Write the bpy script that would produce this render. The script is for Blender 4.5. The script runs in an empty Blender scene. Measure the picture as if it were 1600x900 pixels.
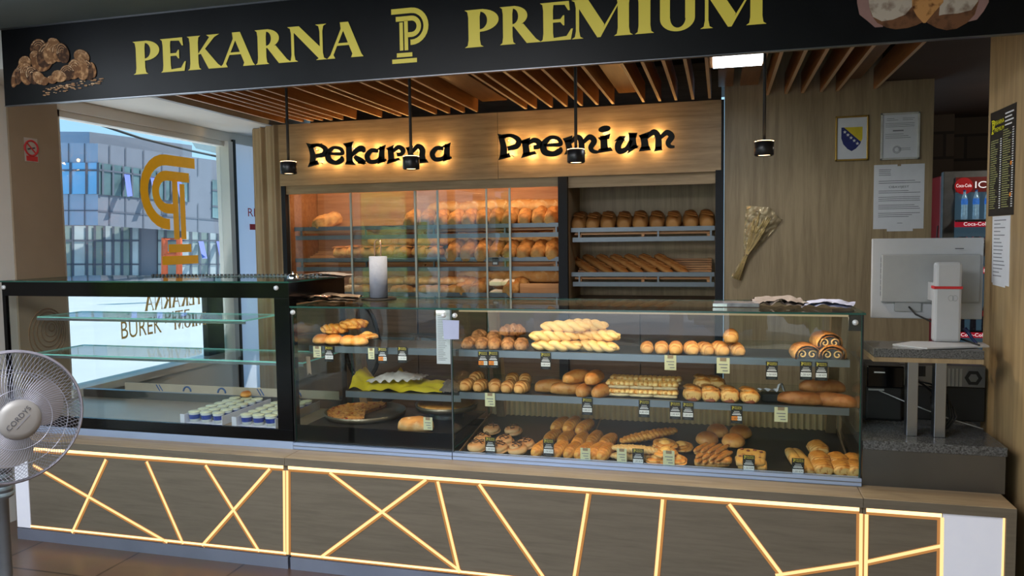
import bpy, bmesh, math, random
from mathutils import Vector, Matrix, noise
random.seed(11)
SC = bpy.context.scene
COL = SC.collection
PI = math.pi
# ------------------------------------------------------------------ camera
F = 1205.0
EYE = Vector((0, 0, 1.6))
_a, _p, _r = math.radians(15.17), math.radians(3.70), math.radians(-0.735)
_f = Vector((-math.sin(_a) * math.cos(_p), math.cos(_a) * math.cos(_p), -math.sin(_p)))
_rt = Vector((math.cos(_a), math.sin(_a), 0))
_up = _rt.cross(_f)
R2 = _rt * math.cos(_r) + _up * math.sin(_r)
U2 = R2.cross(_f)
cam = bpy.data.cameras.new('camera')
cam.sensor_width = 36
cam.lens = F / 1600 * 36
cam.clip_start = 0.05
cam.clip_end = 500
camo = bpy.data.objects.new('camera', cam)
COL.objects.link(camo)
m = Matrix.Identity(4)
for i in range(3):
    m[i][0], m[i][1], m[i][2], m[i][3] = R2[i], U2[i], -_f[i], EYE[i]
camo.matrix_world = m
SC.camera = camo

# a measured picture position -> a point on a real plane of the room
def ray(u, v): return R2 * ((u - 800) / F) - U2 * ((v - 450) / F) + _f
def Py(u, v, y): d = ray(u, v); return EYE + d * (y / d.y)
def Px(u, v, x): d = ray(u, v); return EYE + d * (x / d.x)
def Pz(u, v, z): d = ray(u, v); return EYE + d * ((z - 1.6) / d.z)
def Pd(u, v, dep): return EYE + ray(u, v) * dep
def Pp(u, v, p0, n): d = ray(u, v); return EYE + d * ((p0 - EYE).dot(n) / d.dot(n))

# ------------------------------------------------------------------ colour + materials
def lin(c):
    return tuple((x / 12.92 if x <= .04045 else ((x + .055) / 1.055) ** 2.4) for x in [k / 255 for k in c])
def rgba(c): return (*lin(c), 1)
class NT:
    def __init__(s, name):
        s.m = bpy.data.materials.new(name); s.m.use_nodes = True
        s.n = s.m.node_tree.nodes; s.l = s.m.node_tree.links
        s.b = s.n['Principled BSDF']; s.out = s.n['Material Output']
    def N(s, t, **k):
        x = s.n.new(t)
        for a, b in k.items(): setattr(x, a, b)
        return x
    def L(s, a, b): s.l.new(a, b)
def ramp(nt, stops):
    r = nt.N('ShaderNodeValToRGB'); e = r.color_ramp.elements
    e[0].position, e[0].color = stops[0]; e[1].position, e[1].color = stops[-1]
    for p, c in stops[1:-1]:
        k = e.new(p); k.color = c
    return r
MATS = {}
def plain(name, c, rough=.5, metal=0, var=.12, scale=20, bump=0, emit=None, es=0, spec=.5, coat=0):
    if name in MATS: return MATS[name]
    nt = NT(name)
    col = rgba(c)
    tc = nt.N('ShaderNodeTexCoord'); no = nt.N('ShaderNodeTexNoise')
    no.inputs['Scale'].default_value = scale; no.inputs['Detail'].default_value = 5
    nt.L(tc.outputs['Object'], no.inputs['Vector'])
    lo = tuple(x * (1 - var) for x in col[:3]) + (1,); hi = tuple(min(1, x * (1 + var)) for x in col[:3]) + (1,)
    r = ramp(nt, [(.3, lo), (.7, hi)])
    nt.L(no.outputs['Fac'], r.inputs['Fac']); nt.L(r.outputs['Color'], nt.b.inputs['Base Color'])
    nt.b.inputs['Roughness'].default_value = rough; nt.b.inputs['Metallic'].default_value = metal
    nt.b.inputs['Specular IOR Level'].default_value = spec
    if coat: nt.b.inputs['Coat Weight'].default_value = coat
    if bump:
        bp = nt.N('ShaderNodeBump'); bp.inputs['Strength'].default_value = bump; bp.inputs['Distance'].default_value = .01
        nt.L(no.outputs['Fac'], bp.inputs['Height']); nt.L(bp.outputs['Normal'], nt.b.inputs['Normal'])
    if emit:
        nt.b.inputs['Emission Color'].default_value = rgba(emit); nt.b.inputs['Emission Strength'].default_value = es
    MATS[name] = nt.m
    return nt.m
def wood(name, c1, c2, st=(1, 12, 12), scale=2.5, rough=.45, knots=True, spec=.4):
    nt = NT(name)
    tc = nt.N('ShaderNodeTexCoord'); mp = nt.N('ShaderNodeMapping'); mp.inputs['Scale'].default_value = st
    n1 = nt.N('ShaderNodeTexNoise'); n1.inputs['Scale'].default_value = scale; n1.inputs['Detail'].default_value = 8; n1.inputs['Distortion'].default_value = .6
    n2 = nt.N('ShaderNodeTexNoise'); n2.inputs['Scale'].default_value = scale * 6; n2.inputs['Detail'].default_value = 4
    n3 = nt.N('ShaderNodeTexNoise'); n3.inputs['Scale'].default_value = 1.3
    nt.L(tc.outputs['Object'], mp.inputs['Vector'])
    for n in (n1, n2): nt.L(mp.outputs['Vector'], n.inputs['Vector'])
    nt.L(tc.outputs['Object'], n3.inputs['Vector'])
    mx = nt.N('ShaderNodeMath', operation='MULTIPLY_ADD'); mx.inputs[1].default_value = .35
    nt.L(n2.outputs['Fac'], mx.inputs[0]); nt.L(n1.outputs['Fac'], mx.inputs[2])
    ad = nt.N('ShaderNodeMath', operation='MULTIPLY_ADD'); ad.inputs[1].default_value = .25
    nt.L(n3.outputs['Fac'], ad.inputs[0]); nt.L(mx.outputs[0], ad.inputs[2])
    r = ramp(nt, [(.55, rgba(c1)), (.95, rgba(c2))])
    nt.L(ad.outputs[0], r.inputs['Fac']); nt.L(r.outputs['Color'], nt.b.inputs['Base Color'])
    nt.b.inputs['Roughness'].default_value = rough; nt.b.inputs['Specular IOR Level'].default_value = spec
    bp = nt.N('ShaderNodeBump'); bp.inputs['Strength'].default_value = .06; bp.inputs['Distance'].default_value = .004
    nt.L(mx.outputs[0], bp.inputs['Height']); nt.L(bp.outputs['Normal'], nt.b.inputs['Normal'])
    MATS[name] = nt.m
    return nt.m
def glass(name, tint=(235, 245, 242), base=.05, k=.9):
    nt = NT(name); nt.n.remove(nt.b)
    t = nt.N('ShaderNodeBsdfTransparent'); t.inputs['Color'].default_value = rgba(tint)
    g = nt.N('ShaderNodeBsdfGlossy'); g.inputs['Roughness'].default_value = .0
    lw = nt.N('ShaderNodeLayerWeight'); lw.inputs['Blend'].default_value = .5
    pw = nt.N('ShaderNodeMath', operation='POWER'); pw.inputs[1].default_value = 5
    ma = nt.N('ShaderNodeMath', operation='MULTIPLY_ADD'); ma.inputs[1].default_value = k; ma.inputs[2].default_value = base
    mx = nt.N('ShaderNodeMixShader')
    nt.L(lw.outputs['Facing'], pw.inputs[0]); nt.L(pw.outputs[0], ma.inputs[0]); nt.L(ma.outputs[0], mx.inputs['Fac'])
    nt.L(t.outputs[0], mx.inputs[1]); nt.L(g.outputs[0], mx.inputs[2]); nt.L(mx.outputs[0], nt.out.inputs['Surface'])
    MATS[name] = nt.m
    return nt.m
def emis(name, c, s):
    nt = NT(name); nt.n.remove(nt.b)
    e = nt.N('ShaderNodeEmission'); e.inputs['Color'].default_value = rgba(c); e.inputs['Strength'].default_value = s
    nt.L(e.outputs[0], nt.out.inputs['Surface']); MATS[name] = nt.m
    return nt.m
def crust(name, top, side, spots=None, scale=14, rough=.58, ramp0=.25, ramp1=.85, bump=.45, spec=.24):
    nt = NT(name)
    tc = nt.N('ShaderNodeTexCoord'); sx = nt.N('ShaderNodeSeparateXYZ')
    nt.L(tc.outputs['Normal'], sx.inputs[0])
    no = nt.N('ShaderNodeTexNoise'); no.inputs['Scale'].default_value = scale; no.inputs['Detail'].default_value = 6
    nt.L(tc.outputs['Object'], no.inputs['Vector'])
    ad = nt.N('ShaderNodeMath', operation='MULTIPLY_ADD'); ad.inputs[1].default_value = .9
    nt.L(no.outputs['Fac'], ad.inputs[0])
    sb = nt.N('ShaderNodeMath', operation='SUBTRACT'); sb.inputs[1].default_value = .45
    nt.L(sx.outputs['Z'], sb.inputs[0]); nt.L(sb.outputs[0], ad.inputs[2])
    r = ramp(nt, [(ramp0, rgba(side)), (ramp1, rgba(top))])
    nt.L(ad.outputs[0], r.inputs['Fac'])
    col = r.outputs['Color']
    if spots:
        n2 = nt.N('ShaderNodeTexNoise'); n2.inputs['Scale'].default_value = scale * 2.2; n2.inputs['Detail'].default_value = 3
        nt.L(tc.outputs['Object'], n2.inputs['Vector'])
        r2 = ramp(nt, [(.52, (0, 0, 0, 1)), (.66, (1, 1, 1, 1))]); nt.L(n2.outputs['Fac'], r2.inputs['Fac'])
        mx = nt.N('ShaderNodeMix', data_type='RGBA'); mx.inputs['B'].default_value = rgba(spots)
        nt.L(r2.outputs['Color'], mx.inputs['Factor']); nt.L(col, mx.inputs['A']); col = mx.outputs['Result']
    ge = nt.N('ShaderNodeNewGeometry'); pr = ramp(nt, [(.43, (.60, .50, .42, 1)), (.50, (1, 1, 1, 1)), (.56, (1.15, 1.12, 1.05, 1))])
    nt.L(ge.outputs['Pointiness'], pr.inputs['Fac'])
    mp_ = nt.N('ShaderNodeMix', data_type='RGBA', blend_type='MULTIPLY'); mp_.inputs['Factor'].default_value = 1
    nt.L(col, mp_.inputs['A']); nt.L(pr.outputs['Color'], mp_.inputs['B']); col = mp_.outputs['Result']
    oi = nt.N('ShaderNodeObjectInfo'); mr = nt.N('ShaderNodeMapRange'); mr.inputs['To Min'].default_value = .8; mr.inputs['To Max'].default_value = 1.12
    nt.L(oi.outputs['Random'], mr.inputs['Value'])
    hs = nt.N('ShaderNodeHueSaturation'); nt.L(mr.outputs[0], hs.inputs['Value']); nt.L(col, hs.inputs['Color'])
    nt.L(hs.outputs['Color'], nt.b.inputs['Base Color'])
    nt.b.inputs['Roughness'].default_value = rough; nt.b.inputs['Specular IOR Level'].default_value = spec
    bp = nt.N('ShaderNodeBump'); bp.inputs['Strength'].default_value = bump; bp.inputs['Distance'].default_value = .006
    nt.L(no.outputs['Fac'], bp.inputs['Height']); nt.L(bp.outputs['Normal'], nt.b.inputs['Normal'])
    MATS[name] = nt.m
    return nt.m

# ------------------------------------------------------------------ mesh builder
OFF = {}
TXT = {}
def text_geo(s):
    if s not in TXT:
        cu = bpy.data.curves.new('txt', 'FONT'); cu.body = s; cu.resolution_u = 3
        ob = bpy.data.objects.new('txt', cu); COL.objects.link(ob)
        dg = bpy.context.evaluated_depsgraph_get()
        me = bpy.data.meshes.new_from_object(ob.evaluated_get(dg))
        vs = [tuple(v.co) for v in me.vertices]; fs = [tuple(p.vertices) for p in me.polygons]
        bpy.data.objects.remove(ob); bpy.data.curves.remove(cu); bpy.data.meshes.remove(me)
        xs = [v[0] for v in vs] or [0]; ys = [v[1] for v in vs] or [0]
        TXT[s] = (vs, fs, min(xs), max(xs), min(ys), max(ys))
    return TXT[s]
class MB:
    def __init__(s): s.v = []; s.f = []; s.mi = []; s.m = 0; s.T = None; s.sm = []; s.smooth = False
    def add(s, vs, fs, smooth=None):
        b = len(s.v)
        s.v += [(s.T @ Vector(p)) if s.T else Vector(p) for p in vs]
        s.f += [tuple(b + i for i in f) for f in fs]; s.mi += [s.m] * len(fs)
        s.sm += [s.smooth if smooth is None else smooth] * len(fs)
        return s
    def box(s, x0, x1, y0, y1, z0, z1):
        vs = [(x, y, z) for x in (x0, x1) for y in (y0, y1) for z in (z0, z1)]
        return s.add(vs, [(0, 1, 3, 2), (4, 6, 7, 5), (0, 4, 5, 1), (2, 3, 7, 6), (0, 2, 6, 4), (1, 5, 7, 3)], False)
    def pane(s, x0, x1, y0, y1, z0, z1, edge=1):
        """thin sheet: two big faces with material 0, rim faces with material `edge`"""
        d = (x1 - x0, y1 - y0, z1 - z0); k = d.index(min(d)); a = len(s.f); m0 = s.m
        s.box(x0, x1, y0, y1, z0, z1)
        big = {0: (0, 1), 1: (2, 3), 2: (4, 5)}[k]
        for i in range(6): s.mi[a + i] = m0 if i in big else edge
        return s
    def poly(s, pts): return s.add(pts, [tuple(range(len(pts)))], False)
    def prism(s, pts, vec):
        n = len(pts); vec = Vector(vec)
        vs = [Vector(p) for p in pts] + [Vector(p) + vec for p in pts]
        fs = [tuple(range(n)), tuple(range(2 * n - 1, n - 1, -1))] + [(i, n + i, n + (i + 1) % n, (i + 1) % n) for i in range(n)]
        return s.add(vs, fs, False)
    def grid(s, fn, nu, nv, wu=False, wv=False, smooth=True):
        cu = nu if wu else nu + 1; cv = nv if wv else nv + 1
        vs = [fn(i / nu, j / nv) for i in range(cu) for j in range(cv)]
        fs = [(i * cv + j, ((i + 1) % cu) * cv + j, ((i + 1) % cu) * cv + (j + 1) % cv, i * cv + (j + 1) % cv) for i in range(nu) for j in range(nv)]
        return s.add(vs, fs, smooth)
    def tube(s, path, r, n=8, closed=False, caps=True, flat=1.0):
        P = [Vector(p) for p in path]; N = len(P)
        rs = r if isinstance(r, (list, tuple)) else [r] * N
        vs = []; up = Vector((0, 0, 1)); pa = None
        for i in range(N):
            t = (P[(i + 1) % N] - P[i - 1]) if closed else (P[min(i + 1, N - 1)] - P[max(i - 1, 0)])
            t.normalize()
            a = (up if abs(t.z) < .95 else Vector((1, 0, 0))) if pa is None else pa
            x = a.cross(t)
            if x.length < 1e-6: x = Vector((1, 0, 0)).cross(t)
            x.normalize(); y = t.cross(x); pa = y
            for j in range(n):
                q = 2 * PI * j / n
                vs.append(P[i] + x * math.cos(q) * rs[i] + y * math.sin(q) * rs[i] * flat)
        fs = [(i * n + j, i * n + (j + 1) % n, ((i + 1) % N) * n + (j + 1) % n, ((i + 1) % N) * n + j) for i in range(N if closed else N - 1) for j in range(n)]
        s.add(vs, fs, True)
        if caps and not closed: s.f += []; b = len(s.v) - N * n; s._cap(b, n, N)
        return s
    def _cap(s, b, n, N):
        s.f += [tuple(b + j for j in range(n - 1, -1, -1)), tuple(b + (N - 1) * n + j for j in range(n))]
        s.mi += [s.m] * 2; s.sm += [False] * 2
    def lathe(s, prof, n=24, o=(0, 0, 0), M=None, smooth=True):
        o = Vector(o); k = len(prof); vs = []
        for i in range(n):
            q = 2 * PI * i / n
            for r, z in prof:
                p = Vector((r * math.cos(q), r * math.sin(q), z)); vs.append(o + (M @ p if M else p))
        fs = [(i * k + j, ((i + 1) % n) * k + j, ((i + 1) % n) * k + j + 1, i * k + j + 1) for i in range(n) for j in range(k - 1)]
        return s.add(vs, fs, smooth)
    def text(s, t, size, o, xd=(1, 0, 0), yd=(0, 0, 1), align='L', width=None):
        vs, fs, a, b, c, d = text_geo(t)
        xd, yd, o = Vector(xd).normalized(), Vector(yd).normalized(), Vector(o)
        k = size / .72; kx = k if width is None else width / max(1e-6, b - a)
        sh = {'L': a, 'C': (a + b) / 2, 'R': b}[align]
        return s.add([o + xd * (x - sh) * kx + yd * y * k for x, y, z in vs], fs, False)
    def line(s, p, q, w, nrm, h=None):
        """flat bar between p and q of width w lying in plane with normal nrm"""
        p, q, nrm = Vector(p), Vector(q), Vector(nrm); t = (q - p).normalized(); x = t.cross(nrm).normalized() * w / 2
        pts = [p - x, q - x, q + x, p + x]
        return s.prism(pts, nrm * h) if h else s.poly(pts)
    def disc(s, c, r, xd, yd, n=20, ry=None):
        c, xd, yd = Vector(c), Vector(xd), Vector(yd)
        return s.poly([c + xd * r * math.cos(2 * PI * i / n) + yd * (ry or r) * math.sin(2 * PI * i / n) for i in range(n)])
    def mesh(s, name, mats, off=Vector()):
        me = bpy.data.meshes.new(name)
        me.from_pydata([tuple(p - off) for p in s.v], [], s.f)
        for mt in (mats if isinstance(mats, (list, tuple)) else [mats]): me.materials.append(mt)
        me.polygons.foreach_set('material_index', s.mi); me.polygons.foreach_set('use_smooth', s.sm)
        me.update()
        return me
    def build(s, name, mats, parent=None, bevel=0, loc=None, label=None):
        if parent is not None: off = OFF.get(parent.name, Vector())
        elif loc is not None: off = Vector(loc)
        else:
            xs = [p.x for p in s.v]; ys = [p.y for p in s.v]; zs = [p.z for p in s.v]
            off = Vector(((min(xs) + max(xs)) / 2, (min(ys) + max(ys)) / 2, min(zs)))
        me = s.mesh(name, mats, off)
        o = bpy.data.objects.new(name, me); COL.objects.link(o)
        if parent is not None: o.parent = parent
        else: o.location = off
        OFF[o.name] = off
        if bevel:
            b = o.modifiers.new('bevel', 'BEVEL'); b.width = bevel; b.segments = 2; b.limit_method = 'ANGLE'
        if label: o['label'] = label
        return o
def boxes(name, mats, par, bs, bevel=0):
    return [MB().box(*b).build(name, mats, par, bevel) for b in bs]
def tag(o, label=None, cat=None, group=None, kind=None):
    if label: o['label'] = label
    if cat: o['category'] = cat
    if group: o['group'] = group
    if kind: o['kind'] = kind
    return o
def thing(name, label, cat, loc=(0, 0, 0), group=None):
    o = bpy.data.objects.new(name, None); COL.objects.link(o); o.location = loc; o.empty_display_size = .05
    OFF[o.name] = Vector(loc)
    return tag(o, label, cat, group)
def struct(name, mb, mats, label=None, bevel=0): return tag(mb.build(name, mats, bevel=bevel), label, None, None, 'structure')
def copy_tree(o, parent=None):
    c = o.copy(); COL.objects.link(c); c.parent = parent
    for ch in [k for k in bpy.data.objects if k.parent == o]: copy_tree(ch, c)
    return c
def item(name, me, loc, rot=(0, 0, 0), sc=1, label='', cat='', group=None):
    o = bpy.data.objects.new(name, me); COL.objects.link(o); o.location = loc; o.rotation_euler = rot
    o.scale = sc if isinstance(sc, (tuple, list)) else (sc, sc, sc)
    return tag(o, label, cat, group)
ORD = ['first', 'second', 'third', 'fourth', 'fifth', 'sixth', 'seventh', 'eighth', 'ninth', 'tenth', 'eleventh', 'twelfth', 'thirteenth', 'fourteenth', 'fifteenth', 'sixteenth']
def nth(i, n): return 'leftmost' if i == 0 else ('rightmost' if i == n - 1 else ORD[i])
def nthl(i, n, what, where):
    """'leftmost X ...' / 'third X from the left ...'"""
    if i == 0: return f'leftmost {what} {where}'
    if i == n - 1: return f'rightmost {what} {where}'
    return f'{ORD[i]} {what} from the left {where}'
def light(name, typ, loc, power, color=(1, 1, 1), size=.1, rot=(0, 0, 0), sy=None, spot=None):
    d = bpy.data.lights.new(name, typ); d.energy = power; d.color = color
    if typ == 'AREA':
        d.size = size
        if sy: d.shape = 'RECTANGLE'; d.size_y = sy
    elif typ == 'SUN': d.angle = size
    else: d.shadow_soft_size = size
    if spot: d.spot_size = spot; d.spot_blend = .6
    o = bpy.data.objects.new(name, d); COL.objects.link(o); o.location = loc; o.rotation_euler = rot
    return o
# ------------------------------------------------------------------ shared materials
M = dict(
    white=plain('white_paint', (214, 212, 206), .6, var=.04, scale=3),
    pillar=plain('pillar_paint', (148, 130, 108), .7, var=.1, scale=2.5),
    ceil=plain('ceiling_paint', (98, 108, 108), .8, var=.03, scale=2),
    dark=plain('dark_ceiling', (20, 15, 12), .8, var=.1),
    dbrown=plain('brown_board', (62, 46, 36), .7, var=.15, scale=4),
    black=plain('black_gloss', (6, 6, 8), .16, var=.1, scale=3, spec=.22),
    blackm=plain('black_matte', (14, 14, 15), .6, var=.1),
    blackp=plain('black_post', (20, 23, 30), .75, var=.1),
    kick=plain('kick_steel', (150, 158, 180), .42, .6, var=.1, scale=3),
    steel=plain('brushed_steel', (150, 155, 165), .3, 1, var=.06, scale=4),
    steeld=plain('dark_steel', (112, 114, 118), .35, 1, var=.08, scale=4),
    sill=plain('sill_aluminium', (182, 202, 240), .35, .55, var=.03, scale=3),
    chrome=plain('chrome', (215, 218, 222), .12, 1, var=.02),
    alu=plain('rail_aluminium', (104, 110, 116), .42, .85, var=.04),
    tray=plain('dark_tray', (26, 22, 20), .45, var=.2, scale=6),
    knob=plain('knob', (225, 228, 232), .3, .2, var=.02),
    paper=plain('paper', (222, 222, 226), .8, var=.03),
    bluepaper=plain('blue_white_paper', (178, 184, 212), .8, var=.04),
    ink=plain('ink', (70, 70, 78), .8, var=.1), inkl=plain('grey_ink', (128, 128, 134), .8),
    note=plain('pale_yellow_note', (214, 212, 172), .8, var=.04),
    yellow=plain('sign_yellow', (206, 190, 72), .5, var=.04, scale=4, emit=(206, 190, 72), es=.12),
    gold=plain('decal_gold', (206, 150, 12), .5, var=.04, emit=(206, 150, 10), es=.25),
    red=plain('red_print', (190, 40, 45), .6, var=.06),
    white2=plain('print_white', (235, 235, 235), .6, var=.02),
    orange=plain('price_orange', (240, 140, 40), .6, var=.04),
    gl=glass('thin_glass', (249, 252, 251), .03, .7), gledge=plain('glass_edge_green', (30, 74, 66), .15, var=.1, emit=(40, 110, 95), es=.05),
    gldoor=glass('door_glass', (248, 250, 249), .055, .8), glwin=glass('window_glass', (248, 250, 250), .03, .8),
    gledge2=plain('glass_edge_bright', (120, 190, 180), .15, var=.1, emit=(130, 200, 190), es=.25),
    wgran=plain('granite_base', (84, 86, 88), .22, var=.75, scale=160, spec=.5),
    pvc=plain('grey_plastic', (150, 152, 153), .4, var=.03),
    wpl=plain('white_plastic', (176, 178, 182), .4, var=.02),
    kraft=plain('kraft_paper', (150, 128, 104), .75, var=.14, scale=9, bump=.2),
    greyb=plain('grey_paper_bag', (136, 126, 120), .75, var=.14, scale=9, bump=.2),
)
M['oak'] = wood('oak_panel', (150, 122, 88), (186, 156, 118), (1.0, 14, 14), 2.2)
M['oakv'] = wood('oak_wall', (138, 118, 90), (168, 146, 113), (14, 14, .9), 2.2)
M['oakr'] = wood('oak_side_wall', (150, 124, 88), (182, 154, 112), (14, 14, .9), 2.2)
M['ctr'] = wood('counter_panel', (102, 94, 82), (116, 107, 94), (1.2, 18, 18), 3.2)
M['ctop'] = wood('counter_top', (140, 118, 92), (168, 146, 116), (1.2, 14, 14), 2.0)
M['slat'] = wood('slat_wood', (122, 76, 42), (160, 108, 64), (14, 1, 14), 2.4, .4)
M['slatd'] = wood('slat_board', (110, 74, 44), (140, 98, 60), (14, 1, 14), 2.4, .4)
M['cab'] = wood('cabinet_back', (150, 98, 58), (182, 128, 84), (1.0, 14, 14), 2.2)
M['cabd'] = wood('cabinet_dark', (84, 62, 46), (112, 86, 66), (1.0, 14, 14), 2.2)
M['rack'] = wood('bread_rack_wood', (164, 108, 60), (196, 142, 90), (1.0, 14, 14), 2.2)
M['upr'] = wood('case_upright', (120, 94, 66), (150, 122, 90), (14, 14, 1), 2.2)
# floor tiles
nt = NT('floor_tiles')
tc = nt.N('ShaderNodeTexCoord'); mp = nt.N('ShaderNodeMapping'); mp.inputs['Location'].default_value = (.12, .02, 0)
br = nt.N('ShaderNodeTexBrick'); br.offset = 0
br.inputs['Scale'].default_value = 1; br.inputs['Brick Width'].default_value = .62; br.inputs['Row Height'].default_value = .62; br.inputs['Mortar Size'].default_value = .006
br.inputs['Color1'].default_value = rgba((104, 82, 66)); br.inputs['Color2'].default_value = rgba((94, 74, 60)); br.inputs['Mortar'].default_value = rgba((52, 40, 33))
no = nt.N('ShaderNodeTexNoise'); no.inputs['Scale'].default_value = 5; no.inputs['Detail'].default_value = 6
mx = nt.N('ShaderNodeMix', data_type='RGBA', blend_type='MULTIPLY'); mx.inputs['Factor'].default_value = .35
nt.L(tc.outputs['Object'], mp.inputs['Vector']); nt.L(mp.outputs[0], br.inputs['Vector']); nt.L(tc.outputs['Object'], no.inputs['Vector'])
nt.L(br.outputs['Color'], mx.inputs['A']); nt.L(no.outputs['Color'], mx.inputs['B']); nt.L(mx.outputs['Result'], nt.b.inputs['Base Color'])
nt.b.inputs['Roughness'].default_value = .32
M['floor'] = nt.m
# dark painted brick
nt = NT('dark_brick')
tc = nt.N('ShaderNodeTexCoord'); mp = nt.N('ShaderNodeMapping'); mp.inputs['Rotation'].default_value = (PI / 2, 0, 0)
br = nt.N('ShaderNodeTexBrick'); br.inputs['Scale'].default_value = 1; br.inputs['Brick Width'].default_value = .4; br.inputs['Row Height'].default_value = .2; br.inputs['Mortar Size'].default_value = .012
br.inputs['Color1'].default_value = rgba((66, 56, 46)); br.inputs['Color2'].default_value = rgba((50, 42, 35)); br.inputs['Mortar'].default_value = rgba((28, 23, 19))
nt.L(tc.outputs['Object'], mp.inputs['Vector']); nt.L(mp.outputs[0], br.inputs['Vector']); nt.L(br.outputs['Color'], nt.b.inputs['Base Color'])
nt.b.inputs['Roughness'].default_value = .85
M['brick'] = nt.m

# ------------------------------------------------------------------ the room
XL, XR = -3.95, 1.16
struct('floor', MB().box(-4.0, 3.4, -2.7, 7.4, -.1, 0), M['floor'])
struct('ceiling', MB().box(-4.0, 1.3, -2.7, 3.22, 2.70, 2.8), M['ceil'])
struct('ceiling_kitchen', MB().box(-3.42, 3.4, 3.22, 7.4, 2.86, 2.95), M['dark'])
struct('ceiling_alcove', MB().box(.965, 3.4, 3.22, 7.3, 2.545, 2.86), M['dbrown'])
w = MB()
w.box(XL - .2, XL, -2.7, -2.3, 0, 2.7); w.box(XL - .2, XL, -2.3, 2.7, 2.45, 2.7); w.box(XL - .2, XL, -2.3, 2.7, 0, .18)
w.box(XL - .2, XL, 2.7, 3.56, 0, 2.7)
struct('wall_left', w, M['white'])
w = MB(); w.box(XL - .2, XL + .012, 3.56, 3.905, 0, 2.52); struct('wall_left_pillar', w, M['pillar'])
w = MB()
w.box(XL - .2, XL, 3.905, 5.66, 0, .66); w.box(XL - .2, XL, 3.905, 6.4, 2.43, 2.52); w.box(XL - .2, XL, 5.66, 6.4, 0, .3); w.box(XL - .2, XL, 6.4, 6.6, 0, 2.9)
struct('wall_left_window', w, M['white'])
struct('ceiling_bulkhead', MB().box(XL - .2, -3.40, 3.22, 6.7, 2.505, 2.95), M['white'])
struct('trim_1', MB().box(-3.40, -3.36, 3.22, 5.34, 2.495, 2.56), M['pvc'], 'grey edge trim of the white bulkhead')
# reveal and frame of the window
w = MB()
w.box(XL - .1, XL - .02, 3.905, 3.95, .66, 2.43); w.box(XL - .1, XL + .02, 5.60, 5.66, .66, 2.43)
w.box(XL - .1, XL - .02, 3.905, 5.66, 2.39, 2.43); w.box(XL - .14, XL + .03, 3.905, 5.66, .63, .68); 
win = struct('window_1', w, M['white'], 'large side window with white frame behind the left display case')
MB().box(XL - .066, XL - .06, 3.95, 5.60, .68, 2.39).build('window_pane', M['glwin'], win)
g = MB()
g.box(XL - .09, XL - .04, Px(322, 520, XL - .06).y, Px(347, 520, XL - .06).y, .68, 1.31)
g.build('window_mullion', M['blackm'], win)
MB().box(XL - .03, XL + .02, 5.67, 5.70, .3, 2.45).build('window_gasket', M['blackm'], win)
nt = NT('opal_film'); nt.n.remove(nt.b)
df = nt.N('ShaderNodeBsdfDiffuse'); df.inputs['Color'].default_value = rgba((226, 230, 238)); tl = nt.N('ShaderNodeBsdfTranslucent'); tl.inputs['Color'].default_value = rgba((226, 232, 244))
mx = nt.N('ShaderNodeMixShader'); mx.inputs['Fac'].default_value = .65
nt.L(df.outputs[0], mx.inputs[1]); nt.L(tl.outputs[0], mx.inputs[2]); nt.L(mx.outputs[0], nt.out.inputs['Surface']); M['opal'] = nt.m
MB().box(XL - .03, XL - .026, 5.70, 6.4, .3, 2.43).build('opal_pane', M['opal'], win, label='white opal film pane beside the clear glass')
# front glazing of the customers' area (behind the camera)
w = MB()
w.box(XL - .2, 1.3, -2.9, -2.7, 2.45, 2.8); w.box(XL - .2, 1.3, -2.9, -2.7, 0, .12)
for x in (XL - .2, -2.3, -.6, 1.16): w.box(x, x + .16, -2.9, -2.7, .12, 2.45)
struct('wall_front', w, M['white'])
w = MB()
for y in (-2.3, -.7, .95, 2.6): w.box(XL - .14, XL - .04, y, y + .1, .18, 2.45)
w.box(XL - .14, XL - .04, -2.3, 2.7, 2.38, 2.45)
win2 = struct('window_2', w, M['cabd'], 'side windows of the customers area')
MB().box(XL - .1, XL - .095, -2.3, 2.7, .18, 2.45).build('window_pane', M['glwin'], win2)
struct('wall_right', MB().box(XR, XR + .1, -2.7, 3.95, 0, 2.86), M['oakr'])
struct('wall_back', MB().box(-3.34, .0, 5.9, 6.0, 0, 2.86), M['cabd'])
struct('wall_panel', MB().box(.02, 1.262, 5.32, 5.42, 0, 2.86), M['oakv'], 'oak panelled wall behind the raised granite shelf')
w = MB(); w.box(.9, 3.4, 7.2, 7.35, 0, 2.86); struct('wall_alcove', w, M['brick'])
w = MB(); w.box(1.262, 1.80, 6.95, 7.2, 0, 2.86); struct('wall_alcove_pier', w, M['brick'])
struct('wall_passage', MB().box(-4.1, -3.3, 6.6, 6.7, 0, 2.86), M['white'])
struct('wall_alcove_right', MB().box(3.3, 3.4, 3.95, 7.2, 0, 2.86), M['brick'])
struct('wall_alcove_near', MB().box(XR + .1, 3.4, 3.85, 3.95, 0, 2.86), M['cabd'])

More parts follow.
